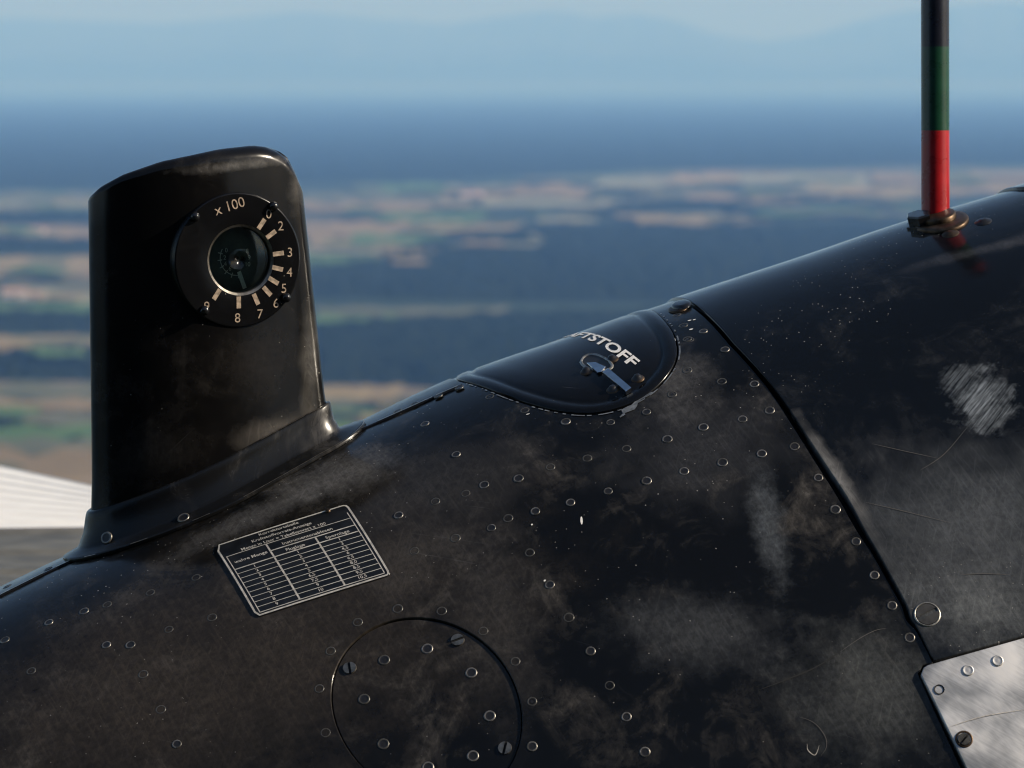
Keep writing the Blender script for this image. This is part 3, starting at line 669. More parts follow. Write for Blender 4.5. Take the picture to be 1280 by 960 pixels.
# --- filler cap
def cap_profile():
    rings = [(0.0, -0.006), (0.0, 0.0004), (0.0006, 0.0009), (0.004, 0.0013), (0.0068, 0.0012), (0.0082, 0.0005), (0.0096, 0.0002), (0.0112, 0.0006), (0.013, 0.0012)]
    V = []; UVs = []; Fc = []; n = len(cap_loop)
    base = np.array(cap_loop); cen = np.array((ct, V_TOP))
    for d, h in rings:
        P = np.array(scaled(cap_loop, d)); V.append(surf(P[:, 0], P[:, 1], h)); UVs.append(P)
    P0 = UVs[-1]
    for s in (0.8, 0.6, 0.4, 0.2, 0.05):
        P = cen + (P0 - cen) * s; V.append(surf(P[:, 0], P[:, 1], 0.0012)); UVs.append(P)
    V = np.vstack(V); UVs = np.vstack(UVs); m = len(V) // n
    for j in range(m - 1):
        for i in range(n): Fc.append((j * n + i, j * n + (i + 1) % n, (j + 1) * n + (i + 1) % n, (j + 1) * n + i))
    Fc.append([(m - 1) * n + i for i in range(n)])
    nn = np.cross(V[Fc[n * 10][1]] - V[Fc[n * 10][0]], V[Fc[n * 10][2]] - V[Fc[n * 10][0]])
    if nn @ surf_n(np.array(ct), np.array(V_TOP))[0] < 0: Fc = [tuple(reversed(f)) for f in Fc]
    return V, Fc, UVs
V, Fc, UVs = cap_profile()
cap = mk('filler_cap', V, Fc, cap_m, plane, True, uvs=UVs); tag(cap, 'glossy black oval fuel filler cap with raised rim and white lettering')
# paint worn to bare metal on the edge of the opening
edge_loop = resample(scaled(cap_loop, -0.0014), 0.0014)
ring_on_body('worn_glint_edge', edge_loop, 0.0009, 0.0004, worn, rear, keep=lambda s, p: p[1] > V_TOP + .02 and (math.sin(p[0] * 410) + math.sin(p[0] * 930 + p[1] * 700) + 0.9 * math.sin(p[1] * 1500) > -0.3))
chip_c = inv(792, 507); chips = [(chip_c[0] + .011 * math.cos(a) * (1 + .35 * math.sin(3 * a + 1)) , chip_c[1] + .0024 * math.sin(a) * (1 + .5 * math.sin(5 * a)) - .010 * math.cos(a) * 0.55) for a in np.linspace(0, 2 * math.pi, 24)[:-1]]
P = np.array(chips); mk('paint_chip', surf(P[:, 0], P[:, 1], 0.0004), [list(range(len(P)))], worn, rear, False)
for (x, y, a, b, an) in ((727, 651, .0030, .0007, 1.9), (665, 656, .0006, .0006, 0), (862, 401, .0012, .0007, .3), (868, 400, .001, .0006, .2), (864, 412, .0013, .0008, .3), (660, 518, .0012, .0004, .2), (681, 726, .0007, .0006, 0), (843, 425, .0007, .003, 0.2)):
    t, v = inv(x, y); pts = [(t + a * math.cos(q) * math.cos(an) - b * math.sin(q) * math.sin(an), v + a * math.cos(q) * math.sin(an) + b * math.sin(q) * math.cos(an)) for q in np.linspace(0, 2 * math.pi, 11)[:-1]]
    P = np.array(pts); mk('paint_chip', surf(P[:, 0], P[:, 1], 0.0003), [list(range(10))], white_ink, rear, False)

def tv_text(s, size, t, v, rot, h, mat, parent, name, bold=0.0, sx=1.0, shear=0.0):
    """writing laid on the body; rot turns the baseline from +t towards +v; letters stand towards -v at rot 0"""
    Vt, Fc = text_geo(s, size, bold); x = Vt[:, 0] * sx + shear * Vt[:, 1]; y = Vt[:, 1]; c, q = math.cos(rot), math.sin(rot)
    tt = t + x * c + y * q; vv = v + x * q - y * c
    return mk(name, surf(tt, vv, h), Fc, mat, parent, False)
# KRAFTSTOFF runs round the cap, letters standing towards the front
pF = inv(793, 447); pS = inv(745, 424)
lb = inv(780, 451.6, .0014); lt_ = inv(791, 443.5, .0014); le = inv(800.8, 449.5, .0014); lo = inv(754.8, 432.6, .0014)
fs = (lt_[0] - lb[0]) / 0.66
Vw = text_geo('KRAFTSTOFF', fs, 0.0005)[0]; wo = np.ptp(text_geo('OFF', fs, 0.0005)[0][:, 0]); sx = 1.10 * (le[1] - lo[1]) / wo
wF = np.ptp(text_geo('F', fs, 0.0005)[0][:, 0]); rot = math.atan2(1.0, 0.144); xL = (Vw[:, 0].max() - wF) * sx * 1.08
tv_text('KRAFTSTOFF', fs, lb[0] - xL * math.cos(rot), lb[1] - xL * math.sin(rot), rot, 0.00145, white_ink, cap, 'lettering', 0.0003, sx * 1.08, -0.36)
# latch: sunk finger hole, polished lever, four rivets
lt, lv = inv(747, 459); P, fr = frame_at(lt, lv, 0.0012)
def on_cap(px, py, h=0.0013): t, v = inv(px, py, h); return surf(np.array(t), np.array(v), h)
ll = [(733, 449), (748, 446), (762, 452), (773, 462), (790, 483), (783, 488), (765, 474), (745, 462), (733, 458)]
hx = smooth_line([inv(x, y) for x, y in ((727, 455), (730, 449.5), (738, 446), (748, 446.5), (758, 451), (765, 457.5), (764, 463), (754, 465.5), (741, 464), (731, 460), (727, 455))], 3)[:-1]
P = np.array(hx); n = len(P); pin = np.array(scaled(hx, 0.0008)); pout = np.array(scaled(hx, -0.0010))
V = np.vstack([surf(pout[:, 0], pout[:, 1], 0.0013), surf(P[:, 0], P[:, 1], 0.0024), surf(pin[:, 0], pin[:, 1], 0.0015)]); Fc = [(j * n + i, j * n + (i + 1) % n, (j + 1) * n + (i + 1) % n, (j + 1) * n + i) for j in (0, 1) for i in range(n)]
mk('latch_rim', V, Fc, worn, cap, True)
mk('finger_recess', surf(pin[:, 0], pin[:, 1], 0.0014), [list(range(n))], dark_paint, cap, False)
def slab(name, px, h0, h1, mat, parent, top_scale=0.94):
    T = [inv(x, y, h1) for x, y in px]; P = np.array(T); c = P.mean(0); n = len(P); Q = c + (P - c) * top_scale
    V = np.vstack([surf(P[:, 0], P[:, 1], h0), surf(P[:, 0], P[:, 1], h1 - .0003), surf(Q[:, 0], Q[:, 1], h1)])
    Fc = [(j * n + i, j * n + (i + 1) % n, (j + 1) * n + (i + 1) % n, (j + 1) * n + i) for j in (0, 1) for i in range(n)] + [[2 * n + i for i in range(n)]]
    return mk(name, V, Fc, mat, parent, False)
slab('latch_lever', [(733, 453), (744, 452), (757, 458), (752, 464), (746, 465)], 0.0015, 0.0030, chrome, cap)
slab('latch_lever', [(753, 464.5), (760, 459.5), (789, 484), (782, 489)], 0.0010, 0.0042, chrome, cap)
for x, y in ((733, 464), (765, 449), (797, 473), (766, 487)):
    V, Fc = lathe([(.0042, -.0004), (.0036, .0003), (.0030, .0004), (.0020, .0022), (.0008, .0026)], 16); put(mesh_only('rivet', V, Fc, [brass, dark_paint], [0 if k < 32 else 1 for k in range(len(Fc))]), 'rivet', x, y, cap, 0.0013)

# --- data plate
c4 = {'tl': inv(268, 684), 'tr': inv(434, 631), 'br': inv(489, 719), 'bl': inv(321, 772)}
tlc, trc, brc, blc = (np.array(c4[k]) for k in ('tl', 'tr', 'br', 'bl'))
def pl(u, w): return (tlc * (1 - u) + trc * u) * (1 - w) + (blc * (1 - u) + brc * u) * w
def pl_arr(U, W): U = np.asarray(U)[:, None]; W = np.asarray(W)[:, None]; return (tlc * (1 - U) + trc * U) * (1 - W) + (blc * (1 - U) + brc * U) * W
rx, ry = .028, .05
outl = [tuple(pl(u, w)) for u, w in ((0, .09), (.035, 0), (1 - rx, 0), (1 - rx * .3, ry * .3), (1, ry), (1, 1 - ry), (1 - rx * .3, 1 - ry * .3), (1 - rx, 1), (rx * .8, 1), (0, 1 - ry))]
dplate = panel('data_plate', outl, [], 0.0006, 0.0006, plate_m, plane, step=0.006, edge_step=0.004, bevel=0.0003); tag(dplate, 'black engraved correction table plate with white writing')
PW = float(np.linalg.norm(trc - tlc)); PH = float(np.linalg.norm(blc - tlc))
HP = 0.00078
def line(u0, w0, u1, w1, wd, name='table_line'):
    n = 10; U = np.linspace(u0, u1, n); W = np.linspace(w0, w1, n); horiz = abs(u1 - u0) * PW > abs(w1 - w0) * PH
    du, dw = (0, wd / PH / 2) if horiz else (wd / PW / 2, 0)
    a = pl_arr(U - du, W - dw); b = pl_arr(U + du, W + dw)
    V = np.vstack([surf(a[:, 0], a[:, 1], HP), surf(b[:, 0], b[:, 1], HP)])
    mk(name, V, [(i, i + 1, n + i + 1, n + i) for i in range(n - 1)], grey_ink, dplate, False)
for a, b in zip(outl, outl[1:] + outl[:1]):
    pass
bo = resample(outl, .003); P = np.array(bo); Q = np.array(scaled(bo, 0.0011)); n = len(P)
mk('plate_border', np.vstack([surf(P[:, 0], P[:, 1], HP), surf(Q[:, 0], Q[:, 1], HP)]), [(i, (i + 1) % n, n + (i + 1) % n, n + i) for i in range(n)], grey_ink, dplate, False)
L0, L1 = .035, .965
line(L0, .205, .965, .205, .0006); line(L0, .2, L0 + .003, .96, .0006); line(L1, .12, L1, .96, .0006); line(L0, .965, L1, .965, .0006)
line(.33, .205, .335, .962, .0011); line(.665, .31, .67, .962, .0011); line(.335, .31, .965, .31, .0009)
rows = np.linspace(.40, .965, 10)
for k, w in enumerate(rows[:-1]): line(L0, w, L1, w, .0009 if k == 0 else .0005)
def ptxt(s, u, w, size, sx=1.0):
    Vt, Fc = text_geo(s, size, 0.00004); U = u + Vt[:, 0] * sx / PW; W = w - Vt[:, 1] / PH; P = pl_arr(U, W); mk('writing', surf(P[:, 0], P[:, 1], HP), Fc, grey_ink, dplate, False)
ptxt('Korrekturtabelle', .47, .066, .0037, .95); ptxt('Kraftstoffvorrats-Anzeige', .475, .128, .0037, .95); ptxt('Menge in Liter = Tabellenwert x 100', .47, .190, .0036, .95); ptxt('Instrumentenablesen', .62, .285, .0038, .95)
ptxt('wahre Menge', .185, .325, .0038, .95); ptxt('Fluglage', .50, .378, .0038, .95); ptxt('Spornlage', .815, .378, .0038, .95)
c1 = '1 2 3 4 5 6 7 8 9'.split(); c2 = '1 2 3 4 5 6,5 7,5 9 10'.split(); c3 = '1 3 4,5 6 6,5 8,0 8,5 9,5 10,5'.split()
for k in range(9):
    w = rows[k] + .050
    ptxt(c1[k], .175, w - .006, .0033); ptxt(c2[k], .50, w - .006, .0033); ptxt(c3[k], .81, w - .006, .0033)
t, v = inv(410, 639, .0007); P, fr = frame_at(t, v, 0.0007); V, Fc = lathe([(.0016, 0), (.0014, .0008), (.0006, .0011)], 10); inst(mesh_only('rivet', V, Fc, [brass]), 'rivet', P, fr, dplate)

# --- gauge housing
tF0, _ = inv(120, 700); Lpts = [(0, 0), (1.0, 5), (5, 10.5), (15, 17), (30, 23), (50, 27.5), (68, 29), (86, 27), (106, 21.5), (124, 15.5), (136, 11), (146, 8), (151.5, 4), (153, 0)]
tA = t_of_q(113) ; 
near_o = np.array(smooth_line(Lpts, 4)) / 1000.0
print('fin t', tA, tF0)
def fin_base(x, y, hn, hz): # x along the body from the left tip, y towards the camera
    x = np.asarray(x); y = np.asarray(y)
    return surf(tA + x, V_TOP + y, np.zeros_like(x) + hn) + ZUP * (np.zeros_like(x) + hz)[..., None] if np.ndim(hz) else surf(tA + x, V_TOP + y, np.zeros_like(x) + hn) + ZUP * hz
def offset_open(P, d):
    P = np.asarray(P); out = np.zeros_like(P); n = len(P)
    for i in range(n):
        if i == 0: nr = np.array((-1.0, 0))
        elif i == n - 1: nr = np.array((1.0, 0))
        else:
            tg = P[i + 1] - P[i - 1]; tg /= np.linalg.norm(tg); nr = np.array((-tg[1], tg[0]))
        dd = d(P[i][0]) if callable(d) else d
        out[i] = P[i] + nr * dd
    out[:, 1] = np.maximum(out[:, 1], 0.0); return out
def closed(P): return np.vstack([P, [(a, -b) for a, b in P[1:-1][::-1]]])
nO = len(near_o); nC = 2 * nO - 2
def stitch(k, n): return [(j * n + i, j * n + (i + 1) % n, (j + 1) * n + (i + 1) % n, (j + 1) * n + i) for j in range(k - 1) for i in range(n)]
housing = empty('gauge_housing', surf0(np.array(tA + .07), np.array(V_TOP)), plane); tag(housing, 'black streamlined fuel gauge housing standing on the nacelle')
# flange with collar
wide = lambda q: (lambda x: q + .005 * min(1, max(0, (x - .05) / .09)))
fl = [(wide(.0185), .0002, 0), (wide(.0185), .0018, 0), (wide(.0180), .0023, 0), (wide(.0165), .0025, 0), (.0092, .0029, .0008), (.0084, .0030, .0012), (.0074, .0031, .0026), (.0066, .0032, .0046), (.0046, .0035, .0080), (.0032, .004, .0150), (.0026, .004, .0180), (.0022, .004, .0189), (.0016, .004, .0194), (.0004, .004, .0196), (-.0010, .004, .0190)]
V = []; UVs = []
for d, hn, hz in fl:
    C = closed(offset_open(near_o, d)); V.append(fin_base(C[:, 0], C[:, 1], hn, hz)); UVs.append(C + (0, hz * 1.0))
V = np.vstack(V)
flange_m = painted_skin('flange_black_paint', (0.008, 0.008, 0.008), (0.22, 0.205, 0.19), 0.85, 0.24, 0.08, 0.4)
fo = mk('flange', V, stitch(len(fl), nC), flange_m, housing, True, uvs=np.vstack(UVs)); tag(fo, 'scuffed black mounting flange')
def flange_edge(d, hn, hz, wd, keep):
    C = offset_open(near_o, d); C2 = offset_open(near_o, (lambda x: d(x) - wd) if callable(d) else d - wd); V = np.vstack([fin_base(C[:, 0], C[:, 1], hn, hz), fin_base(C2[:, 0], C2[:, 1], hn, hz)]); n = len(C)
    mk('worn_glint_edge', V, [(i, i + 1, n + i + 1, n + i) for i in range(n - 1) if keep(i, C[i, 0])], worn, housing, False)
flange_edge(wide(.0188), .0021, .0004, .0007, lambda i, x: x > .085 or i % 7 in (1, 2))  # pale strips painted as highlights on the flange rim and lip
flange_edge(.0024, .0042, .0195, .0007, lambda i, x: x > .098 and i % 9 != 4)
# body of the housing
topx = np.array([108, 122, 150, 200, 280, 322, 338, 350, 361, 370, 378, 420]); topy = np.array([244, 233, 218.5, 202, 186.5, 182, 183.5, 188, 196, 208, 224, 260])
Cb = closed(near_o); Bp = fin_base(Cb[:, 0], Cb[:, 1], 0.0, 0.0); xl = Bp[:, 0].min(); 
yl = Bp[np.argmin(Bp[:, 0])]
def housing_geo():
    V = []; UVs = []; out_n = np.zeros((nC, 2)); 
    for i in range(nC):
        tg = Bp[(i + 1) % nC] - Bp[i - 1]; nr = np.array((tg[1], -tg[0])); out_n[i] = nr / (np.linalg.norm(nr) + 1e-9)
    cen = Bp[:, :2].mean(0)
    if np.mean(np.sum(out_n * (Bp[:, :2] - cen), 1)) < 0: out_n *= -1
    pr = proj(Bp); zt_ = np.zeros(nC); XT = np.zeros((nC, 2))
    for i in range(nC):
        k = 0.90; x = xl + (Bp[i, 0] - xl) * k - 0.0008; y = Bp[i, 1] ; XT[i] = (x, y)
        y += 0.0
        px = 640 + F * x / (y * math.cos(PITCH)); py = np.interp(px, topx, topy); r = ray(px, py); zt_[i] = r[2] * (y / r[1])
    ks = [0.0, .06, .12, .2, .3, .4, .5, .6, .7, .8, .9, 1.0]
    for k in ks:
        r = 0.004 + 0.006 * np.clip((Bp[:, 0] - xl) / 0.13, 0, 1)
        xy = Bp[:, :2] * (1 - k) + XT * k
        lean = np.where(k < .25, (1 - k / .25) ** 2 * 0.0025, 0.0)          # flares a little into the flange
        xy = xy + out_n * lean
        V.append(np.c_[xy, Bp[:, 2] + (zt_ - r - Bp[:, 2]) * k]); UVs.append(np.c_[xy[:, 0] * 1.0, V[-1][:, 2]])
    for a in np.linspace(0, math.pi / 2, 8)[1:]:
        r = 0.004 + 0.006 * np.clip((Bp[:, 0] - xl) / 0.13, 0, 1)
        Lo = closed(offset_open(near_o, lambda x_: -(0.004 + 0.006 * min(1, max(0, x_ / 0.13))) * (1 - math.cos(a)))); B2 = fin_base(Lo[:, 0], Lo[:, 1], 0.0, 0.0)
        xy = np.c_[xl + (B2[:, 0] - xl) * 0.90 - 0.0008, B2[:, 1]]
        V.append(np.c_[xy, zt_ - r + r * math.sin(a)]); UVs.append(np.c_[xy[:, 0], V[-1][:, 2]])
    V = np.vstack(V); m = len(V) // nC; Fc = stitch(m, nC); o = (m - 1) * nC
    for i in range(nO - 1):
        a, b = o + i, o + i + 1; c = o + (nC - i) % nC; d = o + (nC - i - 1) % nC
        f = [a, b, d, c]; f = list(dict.fromkeys(f)); 
        if len(f) >= 3: Fc.append(tuple(f))
    return V, Fc, np.vstack(UVs)
V, Fc, UVs = housing_geo()
me_n = np.cross(V[Fc[10][1]] - V[Fc[10][0]], V[Fc[10][2]] - V[Fc[10][0]])
SV, SF, SUV = V, Fc, UVs
for x, y in ((229, 647), (403, 580), (133, 672)):
    # flange rivets: find the flange surface under the pixel
    best = None
    fv = np.array([v.co for v in fo.data.vertices]) + np.array(WO[fo]); pp = proj(fv); d = (pp[:, 0] - x) ** 2 + (pp[:, 1] - y) ** 2
    d += np.where(np.arange(len(d)) % nC < nO, 0, 1e6); i = int(np.argmin(d)); nvec = np.array(fo.data.vertices[i].normal)
    if nvec @ CF > 0: nvec = -nvec
    P = hit_plane(x, y, fv[i] + nvec * 0.0008, nvec); xv = unit(np.cross(ZUP, nvec)); inst(RV_W, 'rivet', P, (xv, np.cross(nvec, xv), nvec), housing, 0, 1.25)

# dial: flat boss turned a little towards the sun
DY = R_(26.0); dn = np.array((math.sin(DY), -math.cos(DY), 0.0)); dx = np.array((math.cos(DY), math.sin(DY), 0.0)); dz = ZUP
# depth of the housing's near face below the dial centre
sv = SV[:12 * nC].reshape(12, nC, 3)[:, :nO].reshape(-1, 3); pp = proj(sv); d = (pp[:, 0] - 297) ** 2 + (pp[:, 1] - 325) ** 2
i = int(np.argmin(d)); dY = sv[i, 1]; r = ray(296.5, 325); DC = r * (dY / r[1]) + dn * 0.0014
def dpt(px, py, h=0.0): return hit_plane(px, py, DC + dn * h, dn)
kx = np.linalg.norm(dpt(372, 325) - dpt(221, 325)) / 2; kz = np.linalg.norm(dpt(297, 237) - dpt(297, 413)) / 2; print('dial r', kx, kz)
DR = (kx + kz) / 2
HC = dpt(301, 325); hr = np.linalg.norm(dpt(301, 281) - dpt(301, 370)) / 2
def circ3(c, r, h, n=64): return np.array([c + dx * r * math.cos(2 * math.pi * k / n) + dz * r * math.sin(2 * math.pi * k / n) + dn * h for k in range(n)])
rel = SV - DC; hd = rel @ dn; rad = np.linalg.norm(rel - np.outer(hd, dn), axis=1); gone = (rad < DR - .0015) & (hd > -.03)
shell = mk('housing_shell', SV, [f for f in SF if not all(gone[list(f)])], fin_m, housing, True, uvs=SUV)
n = 64
V = np.vstack([circ3(DC, DR, -.016), circ3(DC, DR, -.0006), circ3(DC, DR - .0006, 0), circ3(DC, DR - .0012, 0), circ3(DC * .5 + HC * .5, (DR + hr) / 2, 0), circ3(HC, hr + .0004, 0), circ3(HC, hr, -.0001)])
dial_m = painted_skin('dial_black', (0.0035, 0.0035, 0.004), (0.04, 0.037, 0.035), 0.12, 0.22, 0.02, 0.05)
Pl = (V - DC); mk('dial_plate', V, stitch(7, n), dial_m, housing, True, uvs=np.c_[Pl @ dx, Pl @ dz])
V = np.vstack([circ3(HC, hr, -.0001), circ3(HC, hr - .0014, -.0011), circ3(HC, hr - .0015, -.0012), circ3(HC, hr - .0018, -.0036)]); mk('bezel_ring', V, stitch(4, n), steel, housing, False)
V = np.vstack([circ3(HC, hr - .0014, -.0034), circ3(HC, hr - .0016, -.010)]); mk('recess_wall', V, stitch(2, n), dark_paint, housing, True)
V = np.vstack([circ3(HC, hr - .0014, -.0098)]); mk('inner_face', V, [list(range(n))], simple('gauge_face', (0.05, 0.055, 0.052), 0.5, 0, .3, 150), housing, False)
gm_, nt, nd, lk, b = new_mat('gauge_glass'); nt.nodes.remove(b)
tr = N(nt, 'ShaderNodeBsdfTransparent'); tr.inputs[0].default_value = (0.86, 0.92, 0.88, 1); gl = N(nt, 'ShaderNodeBsdfGlossy'); gl.inputs['Roughness'].default_value = 0.06; fr_ = N(nt, 'ShaderNodeFresnel'); fr_.inputs[0].default_value = 1.5
mx_ = N(nt, 'ShaderNodeMixShader'); lk.new(fr_.outputs[0], mx_.inputs[0]); lk.new(tr.outputs[0], mx_.inputs[1]); lk.new(gl.outputs[0], mx_.inputs[2]); lk.new(mx_.outputs[0], nt.nodes['Material Output'].inputs[0])
V = np.vstack([circ3(HC, hr - .0015, -.0030), circ3(HC, hr * .75, -.0024), circ3(HC, hr * .4, -.0020), circ3(HC, hr * .1, -.0019), circ3(HC, hr * .1, -.0034), circ3(HC, hr * .4, -.0035), circ3(HC, hr * .75, -.0039), circ3(HC, hr - .0015, -.0045)])
Fc = stitch(8, n) + [[3 * n + k for k in range(n)], [4 * n + k for k in range(n)][::-1]]
mk('gauge_glass', V, Fc, gm_, housing, True)
def dial_text(s, px, py, size, rot=0.0, mat=tan_ink, h=0.00025, name='numeral', bold=0.0, base=None):
    Vt, Fc = text_geo(s, size, bold); Vt[:, 1] -= size * 0.36; c, q = math.cos(rot), math.sin(rot); C = dpt(px, py, h)
    V = C + np.outer(Vt[:, 0] * c - Vt[:, 1] * q, dx) + np.outer(Vt[:, 0] * q + Vt[:, 1] * c, dz); return mk(name, V, Fc, mat, housing, False)
for s, x, y in (('0', 336, 267), ('2', 351, 282), ('3', 362.5, 315), ('4', 362, 340), ('5', 355, 360), ('6', 345, 378.5), ('7', 325, 392), ('8', 297, 397), ('9', 258.5, 382.5)): dial_text(s, x, y, .0080)
dial_text('x 100', 287, 257, .0088, 0.28, name='lettering')
for x, y in ((327, 280), (339, 293), (348, 317), (347, 335.5), (342, 351), (334, 364), (320, 374), (298.5, 378), (271, 368)):
    C = dpt(x, y, .0003); e = unit(C - dpt(298, 324, .0003)); f = np.cross(e, dn); V = [C + e * a * .0036 + f * b_ * .0014 for a, b_ in ((-1, -1), (1, -1), (1, 1), (-1, 1))]
    mk('scale_mark', V, [(0, 1, 2, 3)], tan_ink, housing, False)
# inner small scale and pointer, behind the glass
IC = dpt(296, 322, -.0094)
faint_ink = simple('faint_scale', (0.75, 0.74, 0.68), 0.6)
def iarc(r, a0, a1, w, nn=24):
    V = []; 
    for k in range(nn + 1):
        a = a0 + (a1 - a0) * k / nn; e = dx * math.cos(a) + dz * math.sin(a); V += [IC + e * r, IC + e * (r + w)]
    mk('inner_scale', V, [(2 * k, 2 * k + 1, 2 * k + 3, 2 * k + 2) for k in range(nn)], faint_ink, housing, False)
iarc(.0105, R_(150), R_(275), .0005)
for a in range(165, 280, 22):
    e = dx * math.cos(R_(a)) + dz * math.sin(R_(a)); f = np.cross(e, dn); mk('inner_scale', [IC + e * .0095 - f * .0003, IC + e * .0125 - f * .0003, IC + e * .0125 + f * .0003, IC + e * .0095 + f * .0003], [(0, 1, 2, 3)], faint_ink, housing, False)
for s, a, r in (('0', 145, .0082), ('2', 178, .0078), ('4', 205, .0082), ('6', 235, .0078), ('8', 30, .0078), ('9', 0, .008), ('10', -30, .008)):
    e = IC + dx * r * math.cos(R_(a)) + dz * r * math.sin(R_(a)); px, py = proj(e); dial_text(s, px, py, .0038, 0, faint_ink, -.0093, 'inner_numeral', 0)
e = unit(dpt(304, 355, -.0088) - dpt(298, 338, -.0088)); f = np.cross(e, dn); C = dpt(302, 349, -.0085); mk('pointer', [C - e * .005 - f * .0013, C + e * .006 - f * .0013, C + e * .006 + f * .0013, C - e * .005 + f * .0013], [(0, 1, 2, 3)], white_ink, housing, False)
V, Fc = lathe([(.0012, 0), (.001, .0012), (.0004, .0016)], 10); inst(mesh_only('pointer_hub', V, Fc, [brass]), 'pointer_hub', dpt(296, 322, -.0094), (dx, dz, dn), housing)
V, Fc = lathe([(.0030, -.0002), (.0030, .0012), (.0026, .0024), (.0017, .0034), (.0006, .0038)], 16); dome = mesh_only('dome_screw', V, Fc, [black_gloss])
for x, y in ((243, 271), (341, 258), (357, 372), (255, 388)): inst(dome, 'dome_screw', dpt(x, y, 0), (dx, dz, dn), housing)

# --- banded mast
mb_t, mb_v = inv(1171, 272, 0.002); MB, mfr = frame_at(mb_t, mb_v, 0.0016)
mast = empty('banded_mast', MB, plane); tag(mast, 'thin round mast with red, green and dark bands')
mr = 17.6 * (MB @ CF) / F
def mz(py): r = ray(1170, py); return r[2] * (MB[1] / r[1])
mx = ray(1170, 200); MX = np.array((mx[0] * MB[1] / mx[1], MB[1], 0))
red = simple('red_gloss', (0.32, 0.008, 0.010), 0.27, 0, 0.15, 90, 0.5); green = simple('green_gloss', (0.006, 0.045, 0.022), 0.27, 0, 0.15, 90, 0.5); navy = simple('dark_gloss', (0.008, 0.009, 0.016), 0.27, 0, 0.15, 90, 0.5)
ez = mz(58) - mz(163); bands = [(MB[2] - .012, mz(163), red), (mz(163), mz(58), green), (mz(58), mz(58) + ez, navy), (mz(58) + ez, mz(58) + 2 * ez, red), (mz(58) + 2 * ez, mz(58) + 2.6 * ez, navy)]
for k, (z0, z1, m) in enumerate(bands):
    n = 40; rings = [(z0, mr), (z1, mr)] + ([(z1 + .004, mr * .7), (z1 + .0055, .0005)] if k == len(bands) - 1 else [])
    V = [(MX[0] + r * math.cos(2 * math.pi * i / n), MX[1] + r * math.sin(2 * math.pi * i / n) + 0.10 * (z - MB[2]), z) for z, r in rings for i in range(n)]
    mk('colour_band', np.array(V), stitch(len(rings), n), m, mast, True)
def loft_on_body(name, cxy, shape, levels, mat, parent, smooth=True):
    """closed outline (local x, y on the body) stacked at heights with scale"""
    V = []; n = len(shape)
    for h, s in levels:
        P = np.array(shape) * s + np.array(cxy); V.append(surf(P[:, 0], P[:, 1], h))
    V = np.vstack(V); Fc = stitch(len(levels), n) + [[(len(levels) - 1) * n + i for i in range(n)]]
    return mk(name, V, Fc, mat, parent, smooth)
disc = lambda rx, ry, n=36: [(rx * math.cos(2 * math.pi * k / n), ry * math.sin(2 * math.pi * k / n)) for k in range(n)]
fo_t, fo_v = inv(1176, 277, .002)
loft_on_body('base_flange', (fo_t, fo_v), disc(.0170, .022), [(.0012, 1), (.0024, 1), (.0034, .96), (.0038, .80)], brass, mast)
loft_on_body('base_collar', (fo_t - .0005, fo_v - .004), disc(.0118, .014), [(.003, 1), (.0058, 1), (.0066, .94), (.0068, .6)], brass, mast)
b_t, b_v = inv(1150, 277, .004); loft_on_body('clamp_bolt', (b_t, b_v), disc(.0075, .0115, 6), [(.001, 1.25), (.003, 1.25), (.0032, 1), (.0085, 1), (.0095, .9)], black_gloss, mast, False)
for x, y in ((1229, 277), (1188, 292)):
    V, Fc = lathe([(.0058, -.0004), (.0050, .0005), (.0032, .0008), (.0022, .0015), (.0008, .0016)], 16); put(mesh_only('flange_screw', V, Fc, [brass if x < 1200 else dark_paint]), 'flange_screw', x, y, mast, .0017)

# --- dome bolt on the seam at the top, and the lip of the next cowling at the right
kt, kv = inv(851, 380, .002); kb = loft_on_body('seam_bolt', (kt, kv), disc(.006, .010), [(.001, 1.0), (.0026, .92), (.0030, .6)], black_gloss, plane); 
kw = loft_on_body('seam_washer', (kt - .003, kv + .002), disc(.006, .009), [(.0002, 1.0), (.0010, .96), (.0012, .8)], brass, plane)
lipt = t_of_q(1258)
lip = panel('cowl_lip', [(lipt, VMIN), (lipt, V_TOP), (lipt + .006, V_TOP + .02), (lipt + .02, V_TOP + .055), (lipt + .06, V_TOP + .11), (TMAX, V_TOP + .16), (TMAX, VMIN)], [], 0.0034, 0.0030, skin_f, plane); tag(lip, 'black lip of the next cowling at the right edge')

# hairline scratches
def scratch(px, wd, mat, parent, h):
    T = [inv(x, y) for x, y in smooth_line(px, 5)]; P = np.array(T); n = len(P); d = np.gradient(P, axis=0); d /= np.linalg.norm(d, axis=1, keepdims=True); nr = np.c_[-d[:, 1], d[:, 0]]
    w = wd * np.sin(np.linspace(.15, math.pi - .15, n))[:, None]; a = P + nr * w; b_ = P - nr * w
    mk('scratch', np.vstack([surf(a[:, 0], a[:, 1], h), surf(b_[:, 0], b_[:, 1], h)]), [(i, i + 1, n + i + 1, n + i) for i in range(n - 1)], mat, parent, False)
sm = simple('scratch_grey', (0.09, 0.08, 0.07), 0.5)
scratch([(1050, 815), (1075, 798), (1095, 788), (1109, 786)], .0002, sm, rear, .0003)
scratch([(948, 863), (985, 849), (1020, 834), (1050, 815)], .0004, inner_m, rear, .0003)
scratch([(999, 896), (1018, 904), (1031, 920), (1033, 934), (1026, 945)], .00018, sm, rear, .0003)
scratch([(1009, 930), (1010, 938), (1019, 944), (1024, 932)], .0002, grey_ink, rear, .0003)
scratch([(1201, 720), (1230, 719), (1262, 720)], .0002, sm, fwd, .0019)
scratch([(1082, 630), (1130, 641), (1190, 656)], .00016, sm, fwd, .0019)
scratch([(1090, 557), (1130, 566), (1172, 575)], .00018, sm, fwd, .0019)
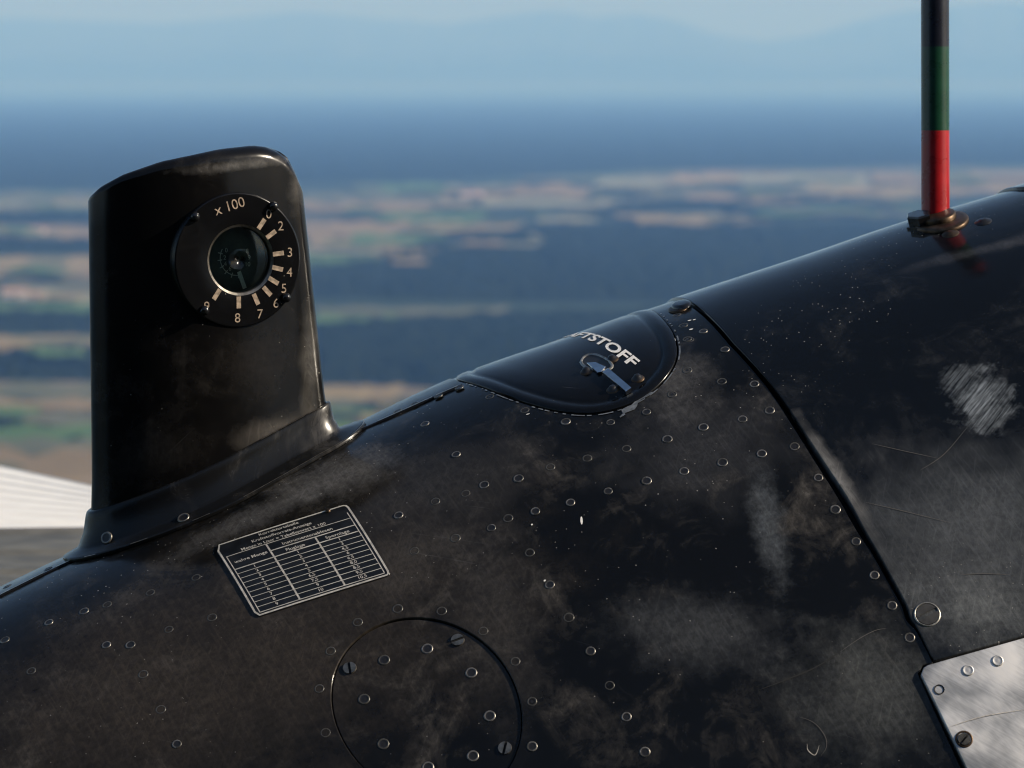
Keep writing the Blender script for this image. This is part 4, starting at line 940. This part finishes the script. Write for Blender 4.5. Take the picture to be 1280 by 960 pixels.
scratch([(1150, 590), (1180, 570), (1210, 535)], .0002, sm, fwd, .0019)
scratch([(1187, 910), (1230, 897), (1285, 888)], .00022, grey_ink, metal, .0026)

# --- corrugated wing behind, at the left
wing = empty('wing', hit_plane(0, 700, np.array((0, 0, -.4)), ZUP), plane); tag(wing, 'corrugated wing skin, white outside and grey inside')
def wing_sheet(name, yl_, yr_, x0, x1, nrow, mat, amp, parent):
    """corrugated sheet on a plane below the eye; each ridge runs along the wing chord"""
    per = 8; V = []; nx = 14
    for j in range(nrow * per + 1):
        s = j / (nrow * per); 
        for i in range(nx + 1):
            f = i / nx; x = x0 + (x1 - x0) * f; g = f + 0.0
            y = (yl_[0] + (yl_[1] - yl_[0]) * s) * (1 - g) + (yr_[0] + (yr_[1] - yr_[0]) * s) * g
            r = ray(x, y); P = r * (-.40 / r[2]); 
            P = P - ZUP * amp * ((j % per) / per); V.append(P)
    V = np.array(V); k = nx + 1
    return mk(name, V, [(j * k + i, j * k + i + 1, (j + 1) * k + i + 1, (j + 1) * k + i) for j in range(nrow * per) for i in range(nx)], mat, parent, False)
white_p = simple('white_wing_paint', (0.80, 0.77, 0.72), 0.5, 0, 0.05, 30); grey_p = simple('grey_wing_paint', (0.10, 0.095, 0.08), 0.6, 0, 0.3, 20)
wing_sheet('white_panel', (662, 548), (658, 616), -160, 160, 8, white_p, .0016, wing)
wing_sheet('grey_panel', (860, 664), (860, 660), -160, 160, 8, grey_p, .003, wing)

# --- side of the fuselage behind the eye, which the black paint mirrors
def fuselage_side():
    V = []; Fc = []; nz, nx = 120, 2
    for j in range(nz + 1):
        z = -2.0 + 3.4 * j / nz; y = -1.0 - 0.18 * max(0, z - .5) ** 2 - 0.10 * max(0, -z - .8) ** 2 + 0.012 * math.cos(j * math.pi / 2)
        for x in (-4.5, 0, 4.5): V.append((x, y, z))
    for j in range(nz):
        for i in range(2): k = j * 3 + i; Fc.append((k, k + 1, k + 4, k + 3))
    o = mk('fuselage_side', np.array(V), Fc, simple('dark_fuselage_paint', (0.02, 0.02, 0.02), 0.5, 0, .2, 8), plane, True); tag(o, 'dark corrugated side of the fuselage')
fuselage_side()
